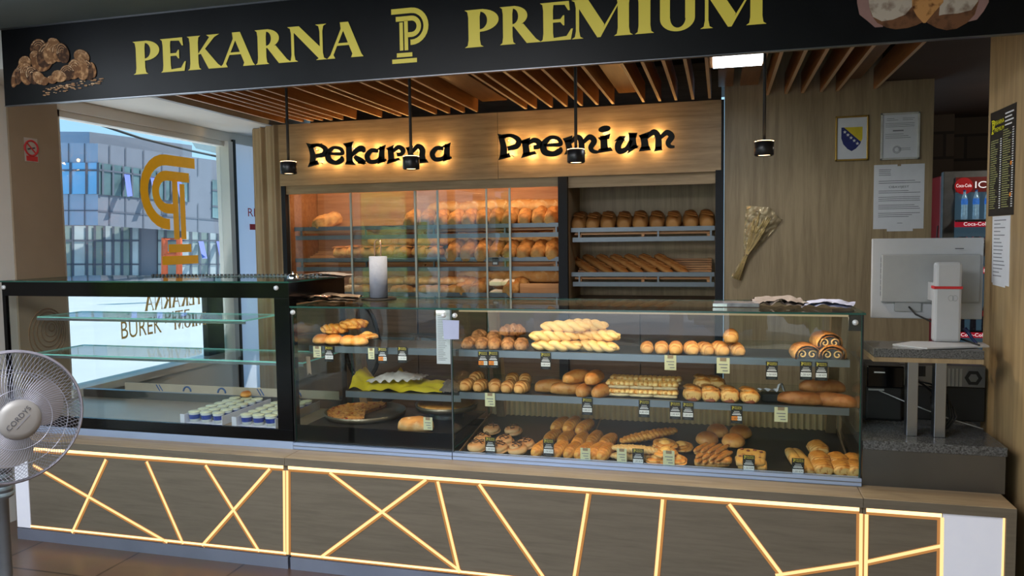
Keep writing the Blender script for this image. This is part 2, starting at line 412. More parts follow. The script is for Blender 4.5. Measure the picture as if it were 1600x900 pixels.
# ------------------------------------------------------------------ lettering helpers
def flare(x0, x1, y0=0, y1=1, s=.075):
    return [(x0 - s, y0), (x0 - s * .25, y0 + .05), (x0, y0 + .2), (x0, y1 - .2), (x0 - s * .25, y1 - .05), (x0 - s, y1),
            (x1 + s, y1), (x1 + s * .25, y1 - .05), (x1, y1 - .2), (x1, y0 + .2), (x1 + s * .25, y0 + .05), (x1 + s, y0)]
def ring(cx, cy, rx, ry, ix, iy, a0, a1, n=16, dx=0):
    o = [(cx + rx * math.cos(math.radians(a0 + (a1 - a0) * i / n)), cy + ry * math.sin(math.radians(a0 + (a1 - a0) * i / n))) for i in range(n + 1)]
    q = [(cx + dx + ix * math.cos(math.radians(a1 + (a0 - a1) * i / n)), cy + iy * math.sin(math.radians(a1 + (a0 - a1) * i / n))) for i in range(n + 1)]
    return o + q
GL = {
 'P': [flare(.09, .32), ring(.32, .70, .38, .30, .15, .235, 90, -90)],
 'E': [flare(.09, .32), [(.3, 1), (.70, 1), (.72, .76), (.68, .76), (.60, .91), (.3, .93)], [(.3, .55), (.50, .55), (.56, .64), (.59, .64), (.59, .38), (.56, .38), (.50, .47), (.3, .47)],
       [(.3, 0), (.74, 0), (.79, .28), (.75, .28), (.64, .10), (.3, .07)]],
 'K': [flare(.09, .32), [(.30, .44), (.64, .93), (.56, 1), (.92, 1), (.78, .92), (.40, .46)], [(.36, .54), (.50, .62), (.86, .12), (1.0, 0), (.60, 0)]],
 'A': [[(.10, .10), (.42, .82), (.40, 1), (.60, 1), (.56, .92), (.19, .10), (.24, 0), (0, 0)], [(.40, 1), (.64, 1), (1.0, .08), (1.06, 0), (.70, 0), (.74, .10)], [(.24, .35), (.66, .35), (.64, .42), (.26, .42)]],
 'R': [flare(.09, .32), ring(.32, .73, .36, .27, .14, .205, 90, -90), [(.34, .48), (.58, .52), (.88, .10), (1.0, 0), (.66, 0)]],
 'N': [flare(.10, .17, 0, 1, .09), [(.04, 1), (.30, 1), (.86, .30), (.86, 0), (.80, 0)], flare(.80, .87, 0, 1, .1)],
 'M': [flare(.10, .16, 0, 1, .08), [(.06, 1), (.32, 1), (.62, .32), (.53, 0), (.49, 0)], [(.49, 0), (.55, 0), (.92, .92), (.84, 1), (.86, .84)], flare(.86, 1.06, 0, 1, .07)],
 'I': [flare(.09, .33)],
 'U': [flare(.09, .31, .3, 1, .075)[3:9] + [(.31, .30), (.09, .30)], ring(.475, .32, .385, .33, .17, .24, 180, 360, dx=.01), [(.645, .30), (.645, .9), (.58, 1), (.93, 1), (.86, .9), (.86, .30), (.74, .28)]],
}
def glyph_width(c): return max(p[0] for q in GL[c] for p in q), min(p[0] for q in GL[c] for p in q)
def put_glyph(mb, c, x0, x1, z0, z1, O, xd, yd):
    hi, lo = glyph_width(c); O, xd, yd = Vector(O), Vector(xd), Vector(yd)
    nd = xd.cross(yd)
    for j, q in enumerate(GL[c]):
        mb.poly([O + nd * (.0003 * j) + xd * (x0 + (p[0] - lo) / (hi - lo) * (x1 - x0)) + yd * (z0 + p[1] * (z1 - z0)) for p in q])
def word(mb, s, w, h, O, xd, yd):
    ws = [glyph_width(c)[0] - glyph_width(c)[1] + .02 for c in s]; k = w / sum(ws); x = 0
    for c, cw in zip(s, ws):
        put_glyph(mb, c, x, x + (cw - .02) * k, 0, h, O, xd, yd); x += cw * k
# column-shaped P emblem in a 0..233 x 0..310 box (y down)
def arc(cx, cy, r0, r1, a0, a1, n=14, ky=1.0):
    return [(cx + r0 * math.cos(math.radians(a0 + (a1 - a0) * i / n)), cy + r0 * ky * math.sin(math.radians(a0 + (a1 - a0) * i / n))) for i in range(n + 1)] + \
           [(cx + r1 * math.cos(math.radians(a1 + (a0 - a1) * i / n)), cy + r1 * ky * math.sin(math.radians(a1 + (a0 - a1) * i / n))) for i in range(n + 1)]
EMB = [
    [(0, 0), (125, 0), (125, 31), (0, 31)], arc(125, 107, 107, 76, -90, 90), [(118, 183), (126, 183), (126, 214), (118, 214)],
    [(28, 46), (125, 46), (125, 74), (28, 74)], arc(125, 107, 61, 33, -90, 90), [(100, 140), (126, 140), (126, 168), (100, 168)],
    [(50, 80), (72, 80), (72, 242), (50, 242)], [(80, 70), (103, 70), (103, 242), (80, 242)],
    [(30, 256), (128, 256), (128, 280), (30, 280)], [(0, 290), (156, 290), (156, 315), (0, 315)]]
def emblem(mb, O, xd, yd, h):
    O, xd, yd = Vector(O), Vector(xd), Vector(yd); k = h / 315
    for q in EMB: mb.poly([O + xd * p[0] * k + yd * (h - p[1] * k) for p in q])

# ------------------------------------------------------------------ the shop banner
YS = 3.2
sb = thing('shop_banner', 'long black shop banner with yellow capital letters across the top', 'sign', (-1.25, YS, 2.312))
xl, xr = Py(8, 165, YS).x, XR
nt = NT('banner_print')
tc = nt.N('ShaderNodeTexCoord'); no = nt.N('ShaderNodeTexNoise'); no.inputs['Scale'].default_value = 3; no.inputs['Detail'].default_value = 8
r = ramp(nt, [(.35, rgba((8, 9, 12))), (.8, rgba((20, 22, 26)))])
nt.L(tc.outputs['Object'], no.inputs['Vector']); nt.L(no.outputs['Fac'], r.inputs['Fac']); nt.L(r.outputs[0], nt.b.inputs['Base Color']); nt.b.inputs['Roughness'].default_value = .4; nt.b.inputs['Specular IOR Level'].default_value = .18
MB().box(xl, xr, YS, YS + .02, 2.312, 2.700).build('banner_board', nt.m, sb)
MB().box(xl, xr, YS - .004, YS, 2.692, 2.700).box(xl, xr, YS - .003, YS + .02, 2.308, 2.312).build('edge_trim', M['steeld'], sb)
yy = YS - .003
def zY(u, v, y): return Py(u, v, y)
z0 = (Py(215, 119.5, yy).z + Py(1150, 37, yy).z) / 2
z1 = (Py(215, 64.5, yy).z + Py(555, 33, yy).z) / 2
lt = [('P', 208, 249), ('E', 251, 290), ('K', 293, 348), ('A', 343, 398), ('R', 399, 455), ('N', 450, 511), ('A', 511, 568)]
mb = MB()
for c, u0, u1 in lt: put_glyph(mb, c, Py(u0, 90, yy).x, Py(u1, 80, yy).x, z0, z1, (0, yy, 0), (1, 0, 0), (0, 0, 1))
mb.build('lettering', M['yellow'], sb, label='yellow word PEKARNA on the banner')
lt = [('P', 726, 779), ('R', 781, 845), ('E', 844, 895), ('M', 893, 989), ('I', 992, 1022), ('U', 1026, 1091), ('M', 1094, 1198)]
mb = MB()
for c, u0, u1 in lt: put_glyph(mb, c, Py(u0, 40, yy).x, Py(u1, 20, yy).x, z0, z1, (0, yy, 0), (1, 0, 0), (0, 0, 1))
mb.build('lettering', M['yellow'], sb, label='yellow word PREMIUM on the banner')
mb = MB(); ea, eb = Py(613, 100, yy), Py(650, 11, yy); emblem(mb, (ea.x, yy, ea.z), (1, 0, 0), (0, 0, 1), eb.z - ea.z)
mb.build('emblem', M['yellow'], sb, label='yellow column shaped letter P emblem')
# printed croissants (flat relief print) and printed loaf in two hands
cr = [crust('print_croissant_%d' % i, a, b, None, 45, .8, .0, .14, .1) for i, (a, b) in enumerate([((170, 124, 84), (112, 76, 50)), ((112, 78, 54), (66, 45, 33)), ((190, 146, 104), (128, 90, 60))])]
mb = MB()
def zc(x, y): return Py(x / 7.2, 40 + y / 7.2, yy)
def cres(pts, mi):
    """segmented croissant: list of (x,y,half-width) along its spine, drawn as overlapping rounded lobes"""
    mb.m = mi
    for k, (x, y, a, b, an) in enumerate(pts):
        q = []
        for i in range(18):
            t = 2 * PI * i / 18; X, Y = a * math.cos(t), b * math.sin(t)
            q.append(zc(x + X * math.cos(an) - Y * math.sin(an), y + X * math.sin(an) + Y * math.cos(an)) - Vector((0, .0004 * k + .0006 * mi, 0)))
        mb.m = (mi + k) % 3
        mb.poly(q)
        for f0, f1, a0, a1 in ((.93, .80, 185, 335), (.66, .56, 190, 320), (.42, .33, 190, 320)):
            q = []
            for i in range(13):
                g = i if i < 7 else 12 - i
                t = math.radians(a0 + (a1 - a0) * (g / 6 if i < 7 else g / 5.0001)); f = f0 if i < 7 else f1
                X, Y = a * f * math.cos(t), b * f * math.sin(t)
                q.append(zc(x + X * math.cos(an) - Y * math.sin(an), y + X * math.sin(an) + Y * math.cos(an)) - Vector((0, .0004 * k + .0006 * mi + .00015, 0)))
            mb.m = 3; mb.poly(q)
for x, y, a, b, an in [(150, 590, 34, 110, .2), (200, 560, 45, 150, .25), (270, 520, 55, 170, .2), (330, 500, 62, 160, -.2), (400, 540, 60, 120, -.5), (460, 580, 55, 90, -.7), (505, 620, 45, 55, -.8)]: pass
cres([(430, 250, 90, 105, .3), (395, 340, 60, 60, .3), (470, 400, 120, 120, .4), (520, 330, 100, 150, .3), (590, 290, 95, 150, .2), (660, 300, 75, 110, -.1), (710, 310, 70, 120, -.3), (600, 180, 55, 40, .2)], 1)
cres([(170, 590, 40, 110, .2), (220, 540, 50, 130, .2), (280, 420, 70, 80, .2), (300, 540, 75, 130, -.1), (370, 560, 75, 110, -.5), (440, 590, 60, 85, -.7), (500, 625, 48, 50, -.8)], 0)
cres([(920, 350, 95, 75, .6), (1040, 500, 42, 90, -.2), (990, 500, 60, 120, -.25), (920, 480, 75, 140, -.2), (840, 490, 80, 115, .1), (760, 530, 85, 90, .2), (670, 570, 85, 65, .3), (590, 610, 55, 45, .4)], 2)
mb.m = 3
rc = random.Random(8)
for i in range(70):
    x = rc.uniform(480, 1150); y = 760 - (x - 480) * .2 + rc.uniform(-45, 30); r_ = rc.uniform(5, 16)
    mb.poly([zc(x + r_ * 1.6 * math.cos(k * 1.05), y + r_ * .6 * math.sin(k * 1.05)) - Vector((0, .0002 + .00002 * i, 0)) for k in range(6)])
mb.build('croissant_picture', cr + [crust('print_highlight', (206, 172, 136), (150, 112, 80), None, 60, .8, .0, .14, .1)], sb, label='printed picture of a pile of croissants')
mb = MB()
def zb(x, y, k=0): return Py(1320 + x / 5.714, y / 5.714, yy - .0005 * k)
skin = plain('print_skin', (150, 116, 110), .8, var=.1); flour = crust('print_flour', (104, 78, 62), (184, 172, 158), None, 26, .8, .0, .22, .1)
rye = crust('print_rye', (58, 38, 26), (112, 76, 52), None, 26, .8, .0, .2, .1); crumb = crust('print_crumb', (84, 46, 22), (190, 138, 84), None, 34, .8, .0, .16, .1)
for pts, mi, k in [
    ([(105, -90), (110, 30), (130, 130), (200, 185), (270, 245), (340, 240), (330, -90)], 0, 0),
    ([(1290, -90), (1285, 20), (1240, 100), (1180, 175), (1100, 195), (1050, 100), (1100, -90)], 0, 0),
    ([(205, -90), (215, 40), (240, 140), (290, 205), (370, 245), (450, 262), (560, 250), (640, 225), (700, 195), (640, 40), (600, -90)], 2, 1),
    ([(1200, -90), (1195, 20), (1160, 130), (1090, 205), (1000, 255), (910, 270), (820, 250), (720, 195), (800, 90), (850, -90)], 2, 1),
    ([(205, -90), (218, 60), (250, 150), (330, 190), (430, 175), (540, 130), (600, 60), (610, -90)], 1, 2),
    ([(1200, -90), (1190, 10), (1130, 90), (1010, 120), (880, 130), (840, 140), (860, -90)], 1, 2),
    ([(600, -90), (600, 60), (640, 140), (700, 205), (720, 205), (800, 110), (880, 20), (880, -90)], 3, 3)]:
    mb.m = mi; mb.poly([zb(x, y, k + 1) for x, y in pts])
mb.build('bread_picture', [skin, flour, rye, crumb], sb, label='printed picture of two hands breaking a loaf')

# ------------------------------------------------------------------ ceiling slats, lamp, pendants
SU = [466, 493, 508, 522, 536, 552, 571.6, 609.6, 637.7, 650, 691, 711, 733, 753, 827, 842, 866, 888.6, 911.7, 936, 960, 1007, 1032, 1057, 1083, 1109, 1199, 1228, 1254, 1283.6, 1309, 1369]
sl_ = MB().box(-.009, .009, 3.24, 5.315, 2.5, 2.63); sl_.mi[4] = 1; sl = sl_.mesh('ceiling_slat', [M['slat'], plain('slat_edge', (212, 184, 152), .5, var=.05)])
xs = [Pz(u, 198 - (u - 466) * .067, 2.5).x for u in SU]
for k, x in enumerate(xs):
    b = k - 25
    lab = (f'brown wooden ceiling slat, {ORD[25 - k] + " slat" if k < 25 else "first slat"} left of the square ceiling light' if 25 - k < 16 else f'thin brown ceiling slat, {nth(k, 99)} slat from the white bulkhead at the left') if k <= 25 else f'tan ceiling slat, {ORD[k - 26]} slat right of the square ceiling light'
    item('ceiling_slat', sl, (x, 0, 0), label=lab, cat='ceiling slat', group='wooden slats hanging under the dark ceiling')
for (xa, xb, lab) in ((-1.62, -1.44, 'wide flat brown ceiling board between slats above the left wall word'), (-.665, -.54, 'flat brown ceiling board between slats above the right wall word'), (-.02, .07, 'flat tan board behind the square ceiling light, left one'), (.115, .225, 'flat tan board behind the square ceiling light, right one'), (.74, .83, 'flat brown ceiling board between the last two slats at right')):
    tag(MB().box(xa, xb, 3.4, 5.25, 2.56, 2.58).build('ceiling_board', M['slatd']), lab, 'ceiling board', 'flat boards between the ceiling slats')
lp = thing('ceiling_light', 'square glowing white surface mounted ceiling light between the slats', 'ceiling light', (.095, 4.09, 2.47))
q = [Pz(u, v, 2.47) for u, v in ((1110, 93.5), (1178, 80), (1208, 96), (1142, 108.5))]
q = [Vector((-.06, 3.94, 2.47)), Vector((.19, 3.94, 2.47)), Vector((.19, 4.22, 2.47)), Vector((-.06, 4.22, 2.47))]
x0, x1, y0, y1 = -.062, .218, 3.965, 4.235
MB().box(x0, x1, y0, y1, 2.474, 2.53).build('housing', M['slatd'], lp, bevel=.004)
MB().box(x0 + .02, x1 - .02, y0 + .02, y1 - .02, 2.468, 2.475).build('diffuser', emis('led_panel', (235, 245, 255), 14), lp)
pend_glow = emis('pendant_glow', (255, 214, 160), 9)
pm = dict(rod=M['blackm'], shade=plain('pendant_shade', (24, 24, 27), .35, .3))
pend_at = ['in front of the left edge of the wall sign panel', 'in front of the wall letters reading Pekarna', 'in front of the wall letters reading Premium', 'in front of the bare oak wall at right']
for k, u in enumerate((451, 642.5, 900, 1194)):
    c = Py(u, (262, 257, 247.5, 231.5)[k], 3.7); z = 1.957
    p = thing('pendant_lamp', 'black drum pendant lamp ' + pend_at[k], 'pendant lamp', (c.x, 3.7, z), 'pendant lamps over the counter')
    if k == 0:
        MB().tube([(c.x, 3.7, 2.02), (c.x, 3.7, 2.86)], .0075, 10).build('rod', pm['rod'], p)
        MB().lathe([(.0, 0.066), (.036, .066), (.043, .062), (.043, .004), (.038, 0), (.036, .008)], 28, (c.x, 3.7, z)).build('shade', pm['shade'], p)
        MB().lathe([(0, .006), (.037, .005)], 28, (c.x, 3.7, z)).build('diffuser', pend_glow, p)
        MB().lathe([(.034, .0675), (.042, .0655)], 28, (c.x, 3.7, z)).build('upper_glow', pend_glow, p)
        proto = p
    else:
        bpy.data.objects.remove(p); q = copy_tree(proto); q.location = (c.x, 3.7, z); tag(q, 'black drum pendant lamp ' + pend_at[k])
    light('pendant_spot', 'SPOT', (c.x, 3.7, z - .012), 16, (1, .82, .6), .035, (0, 0, 0), spot=2.2)
# ------------------------------------------------------------------ back shelving unit with sign panel
su = thing('bread_shelving', 'wall of oak bread shelving with black posts and sign panel', 'shelving unit', (-1.63, 5.3, 0))
UL, UP0, UP1, UR0, UR = -3.275, -1.096, -1.032, -.036, .018
b = MB().box(UL, -1.53, 5.30, 5.335, 2.022, 2.487).box(-1.527, -.001, 5.30, 5.335, 2.022, 2.487)
b.build('sign_panel', M['oak'], su)
boxes('top_rail', M['oak'], su, [(UL + .035, UP0, 5.325, 5.345, 1.958, 2.022), (UP1, UR0, 5.34, 5.36, 1.945, 2.022)])
MB().box(UP0, UP1, 5.295, 5.345, 0, 2.022).build('post', M['blackp'], su)
MB().box(UR0, UR, 5.295, 5.345, 0, 2.03).box(.0, UR, 5.296, 5.36, 2.03, 2.487).build('post', M['blackp'], su)
MB().box(UL, UL + .035, 5.31, 5.36, 0, 2.022).build('post', M['blackp'], su)
MB().box(UL + .035, UP0, 5.80, 5.82, .5, 2.4).build('back_panel', M['cab'], su)
MB().box(UP1, UR0, 5.80, 5.82, .5, 2.4).build('back_panel', M['oakv'], su, label='dull oak back of the open bay')
boxes('side_panel', M['cab'], su, [(UL + .0, UL + .03, 5.36, 5.82, 0, 2.36), (UP0 - .0, UP0 + .03, 5.345, 5.82, 0, 2.36)])
boxes('side_panel', M['oakv'], su, [(UP1 - .03, UP1, 5.345, 5.82, 0, 2.36), (UR0 - .001, UR0 + .03, 5.345, 5.82, 0, 2.36)])
MB().box(UL, UR, 5.345, 5.82, 2.36, 2.4).build('top_board', M['cab'], su)
# lower cabinets
boxes('cabinet_body', M['cabd'], su, [(UL + .035, UP0, 5.33, 5.82, .08, 1.10), (UP1, UR0, 5.36, 5.82, .08, 1.16)])
for i in range(4):
    w_ = (UP0 - UL - .035) / 4; x = UL + .035 + w_ * i
    d = MB().box(x + .004, x + w_ - .004, 5.312, 5.33, .1, .88).build('cabinet_door', M['cabd'], su)
    MB().box(x + .03, x + w_ - .03, 5.30, 5.312, .845, .872).build('handle', M['alu'], d)
    d = MB().box(x + .004, x + w_ - .004, 5.312, 5.33, .90, 1.08).build('drawer', M['cabd'], su)
for i in range(2):
    w_ = (UR0 - UP1) / 2; x = UP1 + w_ * i
    MB().box(x + .004, x + w_ - .004, 5.342, 5.36, .1, 1.10).build('cabinet_door', M['cabd'], su)
MB().box(UL + .035, UP0, 5.32, 5.82, 1.10, 1.15).build('worktop', M['cab'], su)
# sloping slatted bread racks with two rails
def rack(x0, x1, z, slope, name='shelf'):
    mb = MB()
    for i in range(9):
        y = 5.41 + i * .042; zz = z + (y - 5.41) * slope
        mb.box(x0 + .02, x1 - .02, y, y + .034, zz - .012, zz)
    for x in (x0 + .05, (x0 + x1) / 2, x1 - .05): mb.prism([(x, 5.40, z - .03), (x, 5.79, z + .38 * slope - .03), (x, 5.79, z + .38 * slope - .012), (x, 5.40, z - .012)], (.02, 0, 0))
    s = mb.build(name, M['rack'], su)
    r = MB().box(x0, x1, 5.385, 5.397, z + .008, z + .038).box(x0 + .01, x1, 5.385, 5.397, z - .062, z - .03)
    for k in range(int((x1 - x0) / .55) + 2):
        x = min(x1 - .03, x0 + .05 + k * .55); r.box(x, x + .012, 5.387, 5.399, z - .04, z + .02)
    r.build('rail', M['alu'], s)
    return z
SLOPE = .30
for z in (1.668, 1.425): rack(UL + .06, UP0 - .01, z, SLOPE)
rack(UL + .06, UP0 - .01, 1.165, .22)
rack(UP1 + .01, UR0 - .005, 1.628, .22); rack(UP1 + .01, UR0 - .005, 1.315, .36)
M['dedge'] = plain('door_edge_metal', (176, 180, 172), .45, .4, var=.04)
# glass doors with bright metal edges (three sliding panels)
dx = [450, 548, 649, 686, 762, 799]
X = [Py(u, 380, 5.36).x for u in dx]
for (a, bx, y) in ((X[0], X[2] + .01, 5.372), (X[1] - .0, X[3], 5.362), (X[2], X[5], 5.352)):
    d = MB().pane(a, bx, y, y + .004, 1.155, 1.958, 0).build('sliding_door', M['gldoor'], su)
    boxes('door_edge', M['dedge'], d, [(a, a + .014, y - .004, y + .008, 1.155, 1.958), (bx - .014, bx, y - .004, y + .008, 1.155, 1.958)])
MB().box(X[4] - .008, X[4] + .004, 5.345, 5.352, 1.155, 1.958).build('door_edge', M['dedge'], su)
for zz, pw in ((1.94, 2.8), (1.60, 1.3), (1.355, 1.1)):
    light('cabinet_strip', 'AREA', (-2.17, 5.385, zz), pw, (1, .80, .56), 2.0, (math.radians(58), 0, 0), sy=.02)
light('cabinet_strip', 'AREA', (-2.2, 5.50, 2.33), 4.5, (1, .80, .56), 2.0, (math.radians(12), 0, 0), sy=.06)
MB().box(-3.2, -1.12, 5.46, 5.50, 2.335, 2.355).build('light_strip', emis('cabinet_led', (255, 206, 140), 5), su)

# ------------------------------------------------------------------ backlit wall words
def cat_rom(pts, n=8):
    out = []
    P = [pts[0]] + list(pts) + [pts[-1]]
    for i in range(1, len(P) - 2):
        for k in range(n):
            t = k / n; a, b_, c, d = P[i - 1], P[i], P[i + 1], P[i + 2]
            out.append(tuple(.5 * (2 * b_[j] + (c[j] - a[j]) * t + (2 * a[j] - 5 * b_[j] + 4 * c[j] - d[j]) * t * t + (3 * b_[j] - a[j] - 3 * c[j] + d[j]) * t ** 3) for j in range(len(b_))))
    out.append(tuple(pts[-1])); return out
def stroke(mb, pts, cv, y0, y1):
    q = cat_rom(pts); L, R = [], []
    for i, (x, y, w) in enumerate(q):
        a, c = q[max(0, i - 1)], q[min(len(q) - 1, i + 1)]
        tx, ty = c[0] - a[0], c[1] - a[1]; l = math.hypot(tx, ty) or 1
        L.append((x - ty / l * w / 2, y + tx / l * w / 2)); R.append((x + ty / l * w / 2, y - tx / l * w / 2))
    n = len(q); vs = []
    for y in (y0, y1):
        for s in (L, R): vs += [cv(px, py, y) for px, py in s]
    fs = []
    for i in range(n - 1):
        fs += [(i, i + 1, n + i + 1, n + i), (2 * n + i, 3 * n + i, 3 * n + i + 1, 2 * n + i + 1), (i, 2 * n + i, 2 * n + i + 1, i + 1), (n + i, n + i + 1, 3 * n + i + 1, 3 * n + i)]
    fs += [(0, n, 3 * n, 2 * n), (n - 1, 3 * n - 1, 4 * n - 1, 2 * n - 1)]
    mb.add(vs, fs, False)
def slab(mb, pts, cv, y0, y1):
    a = [cv(x, y, y0) for x, y in pts]; c = [cv(x, y, y1) for x, y in pts]; n = len(pts)
    mb.add(a + c, [tuple(range(n)), tuple(range(2 * n - 1, n - 1, -1))] + [(i, n + i, n + (i + 1) % n, (i + 1) % n) for i in range(n)], False)
Yl0, Yl1 = 5.238, 5.250
def mkcv(u0, v0, k):
    def cv(x, y, Y):
        p = Py(u0 + x / k, v0 + y / k, Yl0); return Vector((p.x, Y, p.z))
    return cv
def sign_word(lab, cat, letters, cv, base):
    t = thing('wall_lettering', lab, cat, base)
    for nm, strokes, slabs in letters:
        mb = MB()
        for s in strokes: stroke(mb, s, cv, Yl0, Yl1)
        for s in slabs: slab(mb, s, cv, Yl0, Yl1)
        xs = [p.x for p in mb.v]; zs = [p.z for p in mb.v]; cx, cz = (min(xs) + max(xs)) / 2, (min(zs) + max(zs)) / 2
        o = mb.build('letter', M['blackm'], t, label=f'black letter {nm}')
        pins = MB()
        for px, pz in ((cx - .015, max(zs) - .05), (cx + .01, min(zs) + .03)): pins.tube([(px, Yl1, pz), (px, 5.30, pz)], .004, 6)
        pins.build('standoff', M['steel'], o)
        for dz in (.045, -.045): light('letter_glow', 'POINT', (cx, 5.264, cz + dz), .66, (1, .62, .24), .02)
cv = mkcv(470, 190, 6.4)
def P_(dx=0, dy=0): return None
aL = lambda dx, dy: ('a', [[(770 + dx, 292 + dy, 38), (705 + dx, 290 + dy, 44), (662 + dx, 345 + dy, 52), (690 + dx, 400 + dy, 44), (765 + dx, 392 + dy, 40), (800 + dx, 350 + dy, 36)], [(812 + dx, 250 + dy, 50), (806 + dx, 330 + dy, 54), (808 + dx, 405 + dy, 62)]],
     [[(762 + dx, 268 + dy), (845 + dx, 232 + dy), (835 + dx, 275 + dy), (790 + dx, 290 + dy)], [(765 + dx, 425 + dy), (852 + dx, 392 + dy), (850 + dx, 372 + dy), (780 + dx, 380 + dy)]])
pek = [
 ('P', [[(95, 245, 48), (118, 330, 54), (120, 430, 70)], [(105, 240, 36), (180, 236, 36), (240, 270, 46), (228, 325, 48), (150, 345, 42)]], [[(50, 212), (120, 228), (210, 218), (130, 262), (75, 262)], [(68, 455), (178, 428), (165, 385), (85, 410)]]),
 ('e', [[(275, 318, 22), (350, 322, 30), (412, 318, 34), (395, 272, 34), (325, 262, 34), (272, 315, 50), (280, 380, 56), (345, 412, 44), (402, 385, 52), (408, 345, 16)]], []),
 ('k', [[(478, 215, 60), (484, 320, 62), (488, 415, 66)], [(505, 345, 30), (560, 285, 50), (610, 270, 62), (632, 305, 24)], [(535, 345, 34), (585, 385, 60), (640, 412, 40)]], [[(420, 220), (525, 198), (512, 245), (450, 255)], [(440, 428), (545, 434), (520, 392), (455, 395)], [(560, 420), (650, 422), (610, 380)]]),
 aL(0, 0),
 ('r', [[(895, 262, 56), (900, 340, 56), (905, 400, 62)], [(915, 300, 26), (975, 255, 44), (1020, 285, 46), (1005, 322, 40), (960, 330, 36)]], [[(848, 270), (930, 232), (922, 285), (875, 290)], [(858, 424), (990, 385), (975, 362), (870, 385)]]),
 ('n', [[(1082, 262, 52), (1098, 330, 52), (1106, 400, 62)], [(1112, 305, 30), (1170, 245, 46), (1212, 280, 54), (1212, 340, 56), (1218, 400, 66)]], [[(1045, 262), (1120, 240), (1115, 285), (1065, 290)], [(1055, 425), (1150, 405), (1140, 375), (1070, 385)], [(1165, 420), (1272, 408), (1255, 375), (1180, 375)]]),
 aL(652, -24)]
sign_word('black backlit word Pekarna in playful letters on the oak panel', 'sign', pek, cv, (-2.45, 5.25, 2.17))
cv = mkcv(760, 170, 5)
pre = [
 ('P', [[(112, 215, 42), (132, 290, 48), (134, 380, 60)], [(125, 214, 28), (195, 210, 30), (250, 245, 42), (235, 290, 42), (165, 312, 36)]], [[(85, 193), (140, 206), (215, 198), (140, 232), (100, 232)], [(92, 400), (188, 376), (178, 345), (105, 365)]]),
 ('r', [[(300, 245, 50), (308, 310, 50), (315, 360, 56)], [(318, 275, 24), (370, 245, 40), (412, 265, 44), (402, 295, 38), (368, 302, 30)]], [[(258, 252), (342, 224), (335, 268), (280, 272)], [(270, 384), (390, 352), (378, 330), (285, 345)]]),
 ('e', [[(450, 285, 18), (520, 282, 26), (578, 275, 32), (560, 232, 30), (500, 225, 32), (448, 275, 48), (455, 335, 52), (520, 352, 42), (572, 328, 46), (580, 298, 14)]], []),
 ('m', [[(632, 245, 48), (645, 300, 48), (650, 345, 56)], [(655, 262, 26), (710, 222, 42), (740, 255, 44), (742, 350, 48)], [(755, 262, 26), (805, 220, 42), (842, 250, 44), (815, 300, 40), (830, 330, 34), (868, 338, 22)]], [[(595, 232), (672, 208), (665, 255), (615, 262)], [(608, 358), (690, 345), (680, 318), (622, 325)], [(715, 362), (775, 352), (765, 325), (722, 330)]]),
 ('i', [[(915, 210, 54), (918, 270, 54), (922, 325, 62)]], [[(870, 225), (968, 193), (958, 235), (885, 245)], [(862, 346), (988, 328), (970, 300), (880, 312)], [(918 + 48 * math.cos(t * .3925) + 4, 157 + 26 * math.sin(t * .3925) - 8 * math.cos(t * .3925)) for t in range(16)]]),
 ('u', [[(1062, 228, 44), (1028, 285, 50), (1040, 330, 46), (1095, 312, 36), (1130, 245, 30)], [(1140, 195, 54), (1142, 255, 54), (1150, 310, 62)]], [[(998, 252), (1040, 212), (1090, 212), (1075, 240)], [(1108, 186), (1180, 186), (1170, 225), (1118, 225)], [(1100, 350), (1190, 292), (1150, 282), (1110, 318)]]),
 ('m', [[(1222, 200, 54), (1236, 260, 54), (1240, 315, 64)], [(1250, 225, 26), (1305, 182, 44), (1340, 215, 48), (1345, 315, 54)], [(1360, 225, 26), (1410, 185, 42), (1448, 215, 46), (1420, 262, 42), (1432, 292, 32), (1470, 296, 18)]], [[(1188, 208), (1272, 178), (1262, 225), (1205, 235)], [(1190, 332), (1285, 322), (1272, 290), (1205, 300)], [(1310, 332), (1375, 322), (1365, 292), (1320, 300)]])]
sign_word('black backlit word Premium in playful letters on the oak panel', 'sign', pre, cv, (-.9, 5.25, 2.17))

